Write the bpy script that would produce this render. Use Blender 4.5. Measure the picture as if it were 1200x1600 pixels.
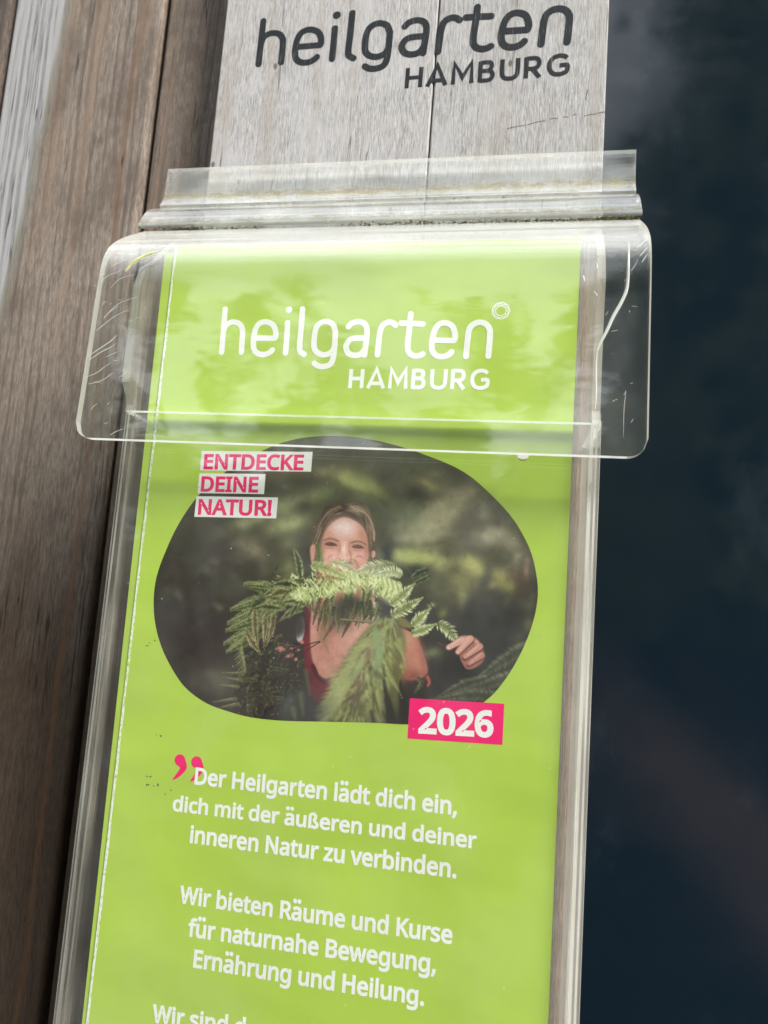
import bpy, math, random
import numpy as np
from mathutils import Vector, Matrix
from mathutils.geometry import delaunay_2d_cdt

# ---------------------------------------------------------------- camera, world, sun, exposure
# world: X right along the wall, Z up, Y into the wall; the printed leaflet stands in the plane Y = 0. Lengths in mm, scene in metres.
MM = 0.001
scene = bpy.context.scene
for o in list(bpy.data.objects): bpy.data.objects.remove(o)
COL = scene.collection
FPX = 1081.656                    # focal length in photograph pixels (photograph 1200 x 1600)
D = 160.37                        # distance of the lens from the leaflet plane
AX = np.array([0.98222062, 0.05094852, -0.18068452])   # world X, Y, Z seen in camera axes (right, down, forward)
AY = np.array([0.17294492, 0.1288189, 0.97647107])
AZ = np.array([0.07302533, -0.99035849, 0.11771729])
cam_data = bpy.data.cameras.new('camera'); cam = bpy.data.objects.new('camera', cam_data); COL.objects.link(cam)
cam.matrix_world = Matrix(((AX[0], -AX[1], -AX[2], 0), (AY[0], -AY[1], -AY[2], -D*MM), (AZ[0], -AZ[1], -AZ[2], 0), (0, 0, 0, 1)))
cam_data.sensor_fit = 'VERTICAL'; cam_data.sensor_height = 36; cam_data.sensor_width = 27
cam_data.lens = FPX/1600*36
cam_data.clip_start = 0.005; cam_data.clip_end = 100
cam_data.dof.use_dof = True; cam_data.dof.focus_distance = 0.166; cam_data.dof.aperture_fstop = 22
scene.camera = cam

SUN_EL, SUN_AZ = 42, 57           # degrees above the horizon; degrees to the right of straight in front of the wall
world = bpy.data.worlds.new('World'); scene.world = world; world.use_nodes = True
def build_world():
    nt = world.node_tree; N = nt.nodes; L = nt.links; N.clear()
    out = N.new('ShaderNodeOutputWorld'); bg = N.new('ShaderNodeBackground'); bg.inputs['Strength'].default_value = 0.1
    sky = N.new('ShaderNodeTexSky'); sky.sky_type = 'NISHITA'; sky.sun_disc = False
    sky.sun_elevation = math.radians(SUN_EL); sky.sun_rotation = math.radians(180-SUN_AZ); sky.air_density = 1.0; sky.dust_density = 2.0
    tc = N.new('ShaderNodeTexCoord'); sep = N.new('ShaderNodeSeparateXYZ'); L.new(tc.outputs['Generated'], sep.inputs[0])
    def noise(scale, det, rough=.55):
        n = N.new('ShaderNodeTexNoise'); n.inputs['Scale'].default_value = scale; n.inputs['Detail'].default_value = det; n.inputs['Roughness'].default_value = rough
        L.new(tc.outputs['Generated'], n.inputs['Vector']); return n.outputs['Fac']
    def math_(op, a, b=None, c=None):
        m = N.new('ShaderNodeMath'); m.operation = op
        for i, v in enumerate((a, b, c)):
            if v is None: continue
            if isinstance(v, (int, float)): m.inputs[i].default_value = v
            else: L.new(v, m.inputs[i])
        return m.outputs[0]
    def ramp(v, lo, hi):
        m = N.new('ShaderNodeMapRange'); m.interpolation_type = 'SMOOTHSTEP'; L.new(v, m.inputs['Value'])
        m.inputs['From Min'].default_value = lo; m.inputs['From Max'].default_value = hi; return m.outputs['Result']
    def mix(f, a, b):
        m = N.new('ShaderNodeMix'); m.data_type = 'RGBA'; L.new(f, m.inputs['Factor'])
        for v, s in ((a, m.inputs[6]), (b, m.inputs[7])):
            if isinstance(v, tuple): s.default_value = (*v, 1)
            else: L.new(v, s)
        return m.outputs[2]
    # bright broken cloud over the blue, then the leafy garden opposite the wall, then the ground
    cloud = mix(ramp(noise(1.6, 4), .22, .50), sky.outputs['Color'], (12.5, 13.2, 14.0))
    zen = ramp(sep.outputs['Z'], .55, .98)
    cloud = mix(zen, cloud, (18, 19, 20.5))
    edge = math_('ADD', math_('MULTIPLY', math_('SUBTRACT', noise(3.2, 3), .5), 1.0), math_('MULTIPLY', math_('SUBTRACT', noise(9, 4, .65), .5), 2.4))
    lft = math_('MULTIPLY', ramp(math_('MULTIPLY', sep.outputs['X'], -1.0), .60, .90), .45)  # tree line raised at far left, added to cut the sky fill
    lft = math_('ADD', lft, math_('MULTIPLY', ramp(sep.outputs['X'], .08, .22), .80))  # unseen trees also raised at the right so the panel mirrors less sky
    edge = math_('ADD', edge, lft)
    tree = ramp(math_('SUBTRACT', math_('ADD', edge, .455), sep.outputs['Z']), -.13, .13)
    leaf = mix(ramp(noise(26, 3), .42, .62), (.22, .30, .16), (1.25, 1.5, .75))
    above = mix(tree, cloud, leaf)
    ground = mix(ramp(noise(2.3, 3), .50, .60), (.16, .24, .34), (.55, .45, .5))
    # warm dull shape low in front of the wall (someone's sleeve, out of focus)
    q = math_('ADD', math_('MULTIPLY', math_('SUBTRACT', sep.outputs['X'], .147), .667), math_('MULTIPLY', math_('ADD', sep.outputs['Z'], .150), .745))
    q = math_('ADD', q, math_('MULTIPLY', math_('SUBTRACT', noise(5, 3), .5), .12))
    arm = math_('MULTIPLY', ramp(math_('ABSOLUTE', q), .10, .02), ramp(sep.outputs['X'], .09, .17))
    ground = mix(arm, ground, (3.0, 1.95, 1.8))
    L.new(mix(ramp(sep.outputs['Z'], -.05, .0), ground, above), bg.inputs['Color'])
    L.new(bg.outputs[0], out.inputs[0])
build_world()
sun_data = bpy.data.lights.new('sun', 'SUN'); sun = bpy.data.objects.new('sun', sun_data); COL.objects.link(sun)
sun_data.energy = 4.4; sun_data.angle = math.radians(20); sun_data.color = (1, .965, .91)
_e, _a = math.radians(SUN_EL), math.radians(SUN_AZ)
sun.rotation_euler = Vector((math.sin(_a)*math.cos(_e), -math.cos(_a)*math.cos(_e), math.sin(_e))).to_track_quat('Z', 'Y').to_euler()
scene.view_settings.view_transform = 'Standard'; scene.view_settings.look = 'None'
scene.view_settings.exposure = 0.82; scene.view_settings.gamma = 1; scene.view_settings.use_curve_mapping = False
scene.render.engine = 'CYCLES'
scene.cycles.use_denoising = True
scene.cycles.max_bounces = 24; scene.cycles.transparent_max_bounces = 32; scene.cycles.transmission_bounces = 16; scene.cycles.glossy_bounces = 8
scene.cycles.caustics_refractive = True; scene.cycles.caustics_reflective = False; scene.cycles.sample_clamp_indirect = 6

# ---------------------------------------------------------------- helpers
def at(px, py, y):
    """the point of the plane Y = y (mm) seen at a pixel of the photograph"""
    r = np.array([px-600, py-800, FPX]); v = np.array([r@AX, r@AY, r@AZ])
    s = (y+D)/v[1]
    return np.array([v[0]*s, y, v[2]*s])
def at_many(P, y):
    P = np.asarray(P, float)
    r = np.c_[P[:, 0]-600, P[:, 1]-800, np.full(len(P), FPX)]
    vx, vy, vz = r@AX, r@AY, r@AZ
    s = (y+D)/vy
    return np.c_[vx*s, np.full(len(P), y), vz*s]

def thing(name, label, cat, loc, group=None):
    o = bpy.data.objects.new(name, None); COL.objects.link(o)
    o.location = Vector(loc)*MM; o.empty_display_size = .01
    o['label'] = label; o['category'] = cat
    if group: o['group'] = group
    return o
def tag(o, label, cat, group=None):
    o['label'] = label; o['category'] = cat
    if group: o['group'] = group
    return o
def obj(name, verts, faces, mats, parent=None, loc=None, fm=None, smooth=False):
    """verts in world mm; linked as one mesh under parent (identity transform below the parent's origin)"""
    org = np.array(parent.location if parent and not parent.parent else (0, 0, 0), float)/MM
    p = parent
    if parent is not None and parent.parent is not None: org = np.array(parent.parent.location, float)/MM
    if loc is not None: org = np.array(loc, float)
    me = bpy.data.meshes.new(name)
    V = (np.asarray(verts, float)-org)*MM
    me.from_pydata(V.tolist(), [], [list(map(int, f)) for f in faces])
    if not isinstance(mats, (list, tuple)): mats = [mats]
    for m in mats: me.materials.append(m)
    if fm is not None: me.polygons.foreach_set('material_index', np.asarray(fm, dtype=np.int32))
    if smooth: me.polygons.foreach_set('use_smooth', [True]*len(me.polygons))
    me.update()
    o = bpy.data.objects.new(name, me); COL.objects.link(o)
    if loc is not None: o.location = Vector(loc)*MM
    if p is not None: o.parent = p
    return o

class MB:
    def __init__(s): s.v = []; s.f = []; s.m = []
    def add(s, v, f, m=0):
        k = len(s.v); s.v += [tuple(map(float, p)) for p in v]; s.f += [[i+k for i in q] for q in f]; s.m += [m]*len(f); return s
    def box(s, lo, hi, m=0, bev=0.0):
        x0, y0, z0 = lo; x1, y1, z1 = hi
        if bev <= 0:
            v = [(x0,y0,z0),(x1,y0,z0),(x1,y1,z0),(x0,y1,z0),(x0,y0,z1),(x1,y0,z1),(x1,y1,z1),(x0,y1,z1)]
            return s.add(v, [(0,3,2,1),(4,5,6,7),(0,1,5,4),(1,2,6,5),(2,3,7,6),(3,0,4,7)], m)
        b = bev   # front edges along Z rounded
        prof = [(x0, y1)] + [(x0+b-b*math.cos(t), y0+b-b*math.sin(t)) for t in np.linspace(0, math.pi/2, 5)] + \
               [(x1-b+b*math.sin(t), y0+b-b*math.cos(t)) for t in np.linspace(0, math.pi/2, 5)] + [(x1, y1)]
        n = len(prof)
        v = [(x, y, z0) for x, y in prof]+[(x, y, z1) for x, y in prof]
        f = [(i, (i+1) % n, (i+1) % n+n, i+n) for i in range(n)]+[tuple(range(n))[::-1], tuple(range(n, 2*n))]
        return s.add(v, f, m)
    def build(s, name, mats, parent=None, loc=None, smooth=False):
        return obj(name, s.v, s.f, mats, parent, loc, s.m, smooth)

# ---------------------------------------------------------------- materials
class NT:
    def __init__(s, name):
        s.mat = bpy.data.materials.new(name); s.mat.use_nodes = True
        s.t = s.mat.node_tree; s.t.nodes.clear()
        s.out = s.t.nodes.new('ShaderNodeOutputMaterial')
        s._pos = None
    def n(s, typ): return s.t.nodes.new(typ)
    def put(s, sock, v):
        if isinstance(v, bpy.types.NodeSocket): s.t.links.new(v, sock)
        elif isinstance(v, (tuple, list)): sock.default_value = (*v, 1) if len(v) == 3 and len(sock.default_value) == 4 else v
        elif v is not None: sock.default_value = v
    def pos(s, scale=(1, 1, 1), offset=(0, 0, 0)):
        """position in mm, scaled"""
        g = s.n('ShaderNodeNewGeometry'); m = s.n('ShaderNodeMapping')
        m.inputs['Scale'].default_value = [k*1000 for k in scale]; m.inputs['Location'].default_value = offset
        s.t.links.new(g.outputs['Position'], m.inputs['Vector']); return m.outputs[0]
    def noise(s, vec, scale=1, det=3, rough=.55, dist=0):
        k = s.n('ShaderNodeTexNoise'); s.put(k.inputs['Vector'], vec); k.inputs['Scale'].default_value = scale; k.inputs['Detail'].default_value = det
        k.inputs['Roughness'].default_value = rough; k.inputs['Distortion'].default_value = dist; return k.outputs['Fac']
    def voro(s, vec, scale=1, out='Distance'):
        k = s.n('ShaderNodeTexVoronoi'); s.put(k.inputs['Vector'], vec); k.inputs['Scale'].default_value = scale; return k.outputs[out]
    def m(s, op, a, b=None, c=None, clamp=False):
        k = s.n('ShaderNodeMath'); k.operation = op; k.use_clamp = clamp
        for i, v in enumerate((a, b, c)): s.put(k.inputs[i], v)
        return k.outputs[0]
    def map(s, v, lo, hi, a=0., b=1., smooth=True):
        k = s.n('ShaderNodeMapRange'); k.interpolation_type = 'SMOOTHSTEP' if smooth else 'LINEAR'; s.put(k.inputs['Value'], v)
        for nm, q in (('From Min', lo), ('From Max', hi), ('To Min', a), ('To Max', b)): s.put(k.inputs[nm], q)
        return k.outputs['Result']
    def mix(s, f, a, b, blend='MIX'):
        k = s.n('ShaderNodeMix'); k.data_type = 'RGBA'; k.blend_type = blend; s.put(k.inputs['Factor'], f); s.put(k.inputs[6], a); s.put(k.inputs[7], b); return k.outputs[2]
    def xyz(s, vec):
        k = s.n('ShaderNodeSeparateXYZ'); s.put(k.inputs[0], vec); return k.outputs
    def bump(s, h, strength, dist):
        k = s.n('ShaderNodeBump'); s.put(k.inputs['Height'], h); k.inputs['Strength'].default_value = strength; k.inputs['Distance'].default_value = dist*MM; return k.outputs[0]
    def principled(s, color, rough=.5, spec=.5, normal=None, coat=0, metallic=0):
        k = s.n('ShaderNodeBsdfPrincipled'); s.put(k.inputs['Base Color'], color); s.put(k.inputs['Roughness'], rough)
        k.inputs['Specular IOR Level'].default_value = spec; s.put(k.inputs['Coat Weight'], coat); k.inputs['Metallic'].default_value = metallic
        if normal is not None: s.put(k.inputs['Normal'], normal)
        return k.outputs[0]
    def mixs(s, f, a, b):
        k = s.n('ShaderNodeMixShader'); s.put(k.inputs[0], f); s.t.links.new(a, k.inputs[1]); s.t.links.new(b, k.inputs[2]); return k.outputs[0]
    def done(s, sh):
        s.t.links.new(sh, s.out.inputs[0]); return s.mat

def srgb(r, g, b):
    return tuple((c/12.92 if c <= .04045 else ((c+.055)/1.055)**2.4) for c in (r/255, g/255, b/255))

def mat_plain(name, col, rough=.5, spec=.4, var=0.0, scale=.4):
    t = NT(name); c = tuple(col)
    if var:
        n = t.noise(t.pos((scale,)*3), 1, 4)
        c = t.mix(t.map(n, .3, .7), tuple(k*(1-var) for k in col), tuple(min(1, k*(1+var)) for k in col))
    return t.done(t.principled(c, rough, spec))

def mat_grey_board(name, seed, base):
    """silvered softwood, fine short fibres, grey rain streaks, a few tiny specks"""
    t = NT(name); o = (seed*37.1, seed*11.3, seed*5.7)
    fib = t.noise(t.pos((4.6, 1, .30), o), 1, 7, .78)
    fib2 = t.noise(t.pos((1.3, 1, .05), o), 1, 4, .65, .3)
    ring = t.noise(t.pos((.20, .3, .006), o), 1, 3, .5, .6)
    streak = t.noise(t.pos((.50, .5, .07), o), 1, 6, .74)
    blot = t.noise(t.pos((.07, .1, .06), o), 1, 5, .65)
    dark = tuple(k*.50 for k in base); lite = tuple(min(.9, k*1.38) for k in base)
    c = t.mix(t.map(fib, .38, .62), dark, lite)
    c = t.mix(t.map(fib2, .38, .66, 0, .50), c, base)
    c = t.mix(t.map(streak, .57, .74, 0, .70), c, (base[0]*.36, base[1]*.36, base[2]*.38))
    c = t.mix(t.map(ring, .50, .68, 0, .45), c, (base[0]*.80, base[1]*.73, base[2]*.63))
    c = t.mix(t.map(blot, .45, .66, 0, .45), c, (base[0]*1.2, base[1]*1.21, base[2]*1.25))
    ck = t.m('ABSOLUTE', t.m('SUBTRACT', t.noise(t.pos((.13, .2, .004), (o[0]+9, o[1], o[2])), 1, 4, .55), .5))
    ckm = t.m('MULTIPLY', t.map(ck, .0015, .006, 1, 0), t.map(t.noise(t.pos((.08, .1, .03), o), 1, 3), .52, .62))
    c = t.mix(t.m('MULTIPLY', ckm, .7), c, (.06, .05, .042))
    sp = t.voro(t.pos((.09, .2, .05), o)); c = t.mix(t.map(sp, .035, .075, .8, 0), c, (.07, .06, .05))
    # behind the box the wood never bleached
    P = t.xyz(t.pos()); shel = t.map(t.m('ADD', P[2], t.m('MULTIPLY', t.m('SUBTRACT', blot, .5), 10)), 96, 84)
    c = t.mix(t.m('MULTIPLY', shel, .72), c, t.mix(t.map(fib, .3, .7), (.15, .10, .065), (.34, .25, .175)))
    h = t.m('ADD', t.m('MULTIPLY', fib, .7), t.m('MULTIPLY', fib2, .5))
    return t.done(t.principled(c, .82, .22, t.bump(h, .8, .3)))

def mat_plank(name, seed, base, grey_to=None, streak_x=None, low_shade=.5):
    """brown weathered plank with raised grain lines; grey_to adds a bleached band along its outer edge"""
    t = NT(name); o = (seed*29.7, seed*7.3, seed*3.1)
    P = t.xyz(t.pos())
    wob = t.noise(t.pos((.03, .03, .012), o), 1, 3)
    warp = t.noise(t.pos((.02, .05, .008), o), 1, 2)
    wv = t.n('ShaderNodeTexWave'); wv.wave_type = 'BANDS'; wv.bands_direction = 'X'; wv.wave_profile = 'SIN'
    cx = t.n('ShaderNodeCombineXYZ'); t.put(cx.inputs[0], t.m('ADD', P[0], t.m('MULTIPLY', warp, 12))); t.put(cx.inputs[2], t.m('MULTIPLY', P[2], .03))
    t.put(wv.inputs['Vector'], cx.outputs[0]); wv.inputs['Scale'].default_value = .105; wv.inputs['Distortion'].default_value = 1.6; wv.inputs['Detail'].default_value = 3; wv.inputs['Detail Scale'].default_value = 1.6
    line = t.m('ADD', t.m('MULTIPLY', wv.outputs['Fac'], .22), t.m('MULTIPLY', t.noise(t.pos((.60, .3, .012), o), 1, 7, .74, .15), .95))
    fib = t.noise(t.pos((4.2, 1, .26), o), 1, 7, .78)
    mott = t.noise(t.pos((.06, .1, .03), o), 1, 6, .7)
    wide = t.noise(t.pos((.11, .1, .004), o), 1, 3, .55)
    c = t.mix(t.map(fib, .39, .61), tuple(k*.56 for k in base), tuple(k*1.42 for k in base))
    c = t.mix(t.map(line, .63, .74, 0, .62), c, tuple(k*.42 for k in base))
    c = t.mix(t.map(wide, .46, .64, 0, .55), c, (base[0]*1.10, base[1]*.95, base[2]*.80))
    c = t.mix(t.map(mott, .46, .66, 0, .60), c, (base[0]*.46, base[1]*.42, base[2]*.40))
    # shade on the lower wood painted into its colour, broken up by noise
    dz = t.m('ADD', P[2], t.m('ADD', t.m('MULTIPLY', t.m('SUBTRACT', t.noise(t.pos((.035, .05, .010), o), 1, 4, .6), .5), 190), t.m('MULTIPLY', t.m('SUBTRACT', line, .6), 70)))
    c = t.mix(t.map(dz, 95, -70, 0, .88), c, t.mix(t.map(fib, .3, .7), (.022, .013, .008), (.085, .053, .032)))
    if grey_to:
        # bleached, lichen-edged band: its width shrinks down the plank
        edge = t.m('ADD', P[0], t.m('MULTIPLY', t.m('SUBTRACT', wob, .5), 9))
        lim = t.m('ADD', t.m('MULTIPLY', t.m('SUBTRACT', P[2], grey_to[1]), grey_to[2]), grey_to[0])
        d = t.m('SUBTRACT', lim, t.m('ADD', edge, t.m('MULTIPLY', t.m('SUBTRACT', fib, .5), 4)))
        g = t.mix(t.map(line, .58, .72), (.37, .365, .37), (.19, .187, .19))
        g = t.mix(t.map(fib, .35, .7, 0, .5), g, (.46, .46, .47))
        c = t.mix(t.map(d, -5, -.5), c, t.mix(t.map(fib, .3, .7), (.14, .13, .11), (.30, .285, .24)))
        c = t.mix(t.map(d, -1.2, 1.0), c, g)
    if streak_x is not None:
        q = t.m('ABSOLUTE', t.m('SUBTRACT', t.m('ADD', P[0], t.m('MULTIPLY', t.m('SUBTRACT', wob, .5), 7)), streak_x))
        c = t.mix(t.m('MULTIPLY', t.map(q, .25, 1.5, .60, 0), t.map(fib, .25, .65)), c, (.17, .085, .04))
    ck = t.m('ABSOLUTE', t.m('SUBTRACT', t.noise(t.pos((.16, .2, .0035), (o[0]+5, o[1], o[2])), 1, 4, .55), .5))
    ckm = t.m('MULTIPLY', t.map(ck, .002, .007, 1, 0), t.map(t.noise(t.pos((.09, .1, .02), o), 1, 3), .50, .60))
    c = t.mix(t.m('MULTIPLY', ckm, .85), c, (.018, .013, .010))
    sp = t.voro(t.pos((.05, .2, .025), o)); c = t.mix(t.map(sp, .03, .06, .9, 0), c, (.02, .016, .012))
    h = t.m('ADD', t.m('MULTIPLY', line, -.9), t.m('MULTIPLY', fib, .6))
    return t.done(t.principled(c, t.map(fib, .3, .7, .62, .85), .25, t.bump(h, .9, .5)))

def acrylic_fresnel(t, ior=1.49):
    f = t.n('ShaderNodeFresnel'); g = t.n('ShaderNodeNewGeometry')
    t.put(f.inputs['IOR'], t.map(g.outputs['Backfacing'], 0, 1, ior, 1/ior, smooth=False)); return f.outputs[0]
def mat_acrylic(name, film=.02, speck=.6, seed=0, gloss=.03, tint=(.985, .992, .98), streaky=0.0, stain=None, wave=.0, dust=(.80, .80, .76), top=None):
    """clear weathered acrylic sheet: mirror-like skin, clear body, dust film, specks"""
    t = NT(name); o = (seed*13.7, seed*3.3, seed*17.9)
    tr = t.n('ShaderNodeBsdfTransparent'); tr.inputs[0].default_value = (*tint, 1)
    gl = t.n('ShaderNodeBsdfGlossy'); gl.inputs['Color'].default_value = (1, 1, 1, 1)
    t.put(gl.inputs['Roughness'], t.map(t.noise(t.pos((.06, .06, .06), o), 1, 4), .35, .7, gloss*.6, gloss*2.2))
    if wave: t.put(gl.inputs['Normal'], t.bump(t.noise(t.pos((.05, .05, .12), o), 1, 2), .5, wave))
    sh = t.mixs(acrylic_fresnel(t), tr.outputs[0], gl.outputs[0])
    df = t.n('ShaderNodeBsdfDiffuse'); df.inputs['Color'].default_value = (*dust, 1)
    d = t.map(t.noise(t.pos((.05, .05, .035), o), 1, 5, .62), .38, .75, film*.35, film*1.9)
    if streaky: d = t.m('ADD', d, t.map(t.noise(t.pos((.9, .9, .02), o), 1, 3), .5, .75, 0, streaky))
    if top:     # pale sky reflection along the top bend painted as film; gloss rougher
        P = t.xyz(t.pos()); k = t.map(P[2], top[0], top[1])
        hs = t.map(t.noise(t.pos((.012, .05, 1.1), o), 1, 4, .6), .36, .66, .35, 1)
        d = t.m('ADD', d, t.m('MULTIPLY', t.m('MULTIPLY', k, hs), top[2]))
        t.put(gl.inputs['Roughness'], t.map(P[2], top[0]-8, top[1]-2, gloss, .22))
    v1 = t.voro(t.pos((.30,)*3, o)); r1 = t.voro(t.pos((.30,)*3, o), 1, 'Color')
    dots = t.m('MULTIPLY', t.map(v1, .025, .055, 1, 0), t.map(t.xyz(r1)[0], .66, .70))
    d = t.m('ADD', d, t.m('MULTIPLY', dots, speck), clamp=True)
    sh = t.mixs(d, sh, df.outputs[0])
    if stain:   # algae and dirt: (height of the dirty line mm, half width, strength)
        P = t.xyz(t.pos()); q = t.m('ABSOLUTE', t.m('SUBTRACT', P[2], stain[0]))
        k = t.m('MULTIPLY', t.map(q, 0, stain[1], 1, 0), t.map(t.noise(t.pos((.22, .3, .5), o), 1, 5, .7), .36, .66, .1, 1))
        s2 = t.n('ShaderNodeBsdfDiffuse'); t.put(s2.inputs['Color'], t.mix(t.noise(t.pos((.4,)*3, o), 1, 3), (.30, .25, .15), (.20, .20, .09)))
        sh = t.mixs(t.m('MULTIPLY', k, stain[2], clamp=True), sh, s2.outputs[0])
    return t.done(sh)
def mat_acrylic_edge(name, col=(.86, .84, .76), clear=.45):
    """sawn or flame-polished edge: light piped through the sheet leaves here"""
    t = NT(name)
    gl = t.n('ShaderNodeBsdfGlass'); gl.inputs['IOR'].default_value = 1.49; gl.inputs['Roughness'].default_value = .12; gl.inputs['Color'].default_value = (.97, .98, .95, 1)
    df = t.n('ShaderNodeBsdfDiffuse'); df.inputs['Color'].default_value = (*col, 1)
    tl = t.n('ShaderNodeBsdfTranslucent'); tl.inputs['Color'].default_value = (*col, 1)
    body = t.mixs(.45, df.outputs[0], tl.outputs[0])
    n = t.map(t.noise(t.pos((.08, .08, .05)), 1, 3), .35, .7, clear-.12, clear+.12)
    return t.done(t.mixs(n, body, gl.outputs[0]))

def mat_print(name, col, var=.05, rough=.42, seed=0):
    """printed paper: ink with a little tooth and slow cockles"""
    t = NT(name); o = (seed*5.1, 0, seed*9.2)
    n = t.noise(t.pos((.03, .1, .05), o), 1, 3); f = t.noise(t.pos((2.5, 1, 2.5), o), 1, 2)
    c = t.mix(t.map(n, .3, .7), tuple(k*(1-var) for k in col), tuple(min(.95, k*(1+var)) for k in col))
    c = t.mix(t.map(f, .3, .7, 0, .08), c, tuple(k*.8 for k in col))
    h = t.noise(t.pos((.022, .05, .045), o), 1, 2)
    return t.done(t.principled(c, rough, .35, t.bump(h, .2, 3.0)))

# ---------------------------------------------------------------- the printed picture on the leaflet (numpy painting)
PX0, PY0, PX1, PY1, PS = 232, 674, 846, 1138, 1.4
OVAL = [(519,681),(560,683.5),(600,691),(630,699),(657,708),(703,726),(733,743),(758,764),(786,792),(806,817),(822,845),(832,870),
        (838.5,900),(840.5,925),(838,950),(832,975),(823,1000),(811,1026),(792,1058),(765,1090),(725,1116),(685,1129),(637,1132),(586,1129.5),
        (500,1127.5),(467,1127),(425,1125),(388,1120),(358,1112),(327,1101),(303,1086),(284,1068),(266,1040),(252,1010),(243,977),(240,945),
        (242,915),(247,893),(256,868),(273,830),(292,798),(312,772),(330,755),(350,739),(378,720),(407,705.5),(440,692),(477,683.5)]

def smooth_closed(pts, k=4):
    n = len(pts); out = []
    for i in range(n):
        p0, p1, p2, p3 = (np.array(pts[(i+j-1) % n], float) for j in range(4))
        for j in range(k):
            t = j/k
            out.append(0.5*((2*p1)+(-p0+p2)*t+(2*p0-5*p1+4*p2-p3)*t*t+(-p0+3*p1-3*p2+p3)*t**3))
    return np.array(out)

def smooth_open(pts, k=5):
    pts = [np.array(p, float) for p in pts]
    pts = [2*pts[0]-pts[1]] + pts + [2*pts[-1]-pts[-2]]
    out = []
    for i in range(1, len(pts)-2):
        p0, p1, p2, p3 = pts[i-1:i+3]
        for j in range(k):
            t = j/k
            out.append(0.5*((2*p1)+(-p0+p2)*t+(2*p0-5*p1+4*p2-p3)*t*t+(-p0+3*p1-3*p2+p3)*t**3))
    out.append(pts[-2])
    return np.array(out)

def inside(poly, X, Y):
    m = np.zeros(X.shape, bool)
    px, py = poly[:, 0], poly[:, 1]
    for i in range(len(px)):
        j = (i+1) % len(px)
        if py[i] == py[j]: continue
        c = (py[i] > Y) != (py[j] > Y)
        m ^= c & (X < (px[j]-px[i])*(Y-py[i])/(py[j]-py[i])+px[i])
    return m

def gblur(a, s):
    r = int(3*s+1)
    k = np.exp(-0.5*(np.arange(-r, r+1)/s)**2); k /= k.sum()
    def f(v, ax):
        pad = [(0, 0)]*v.ndim; pad[ax] = (r, r)
        v = np.pad(v, pad, mode='edge')
        out = 0
        n = v.shape[ax]-2*r
        for i, w in enumerate(k):
            sl = [slice(None)]*v.ndim; sl[ax] = slice(i, i+n)
            out = out + w*v[tuple(sl)]
        return out
    return f(f(a, 0), 1)

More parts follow.
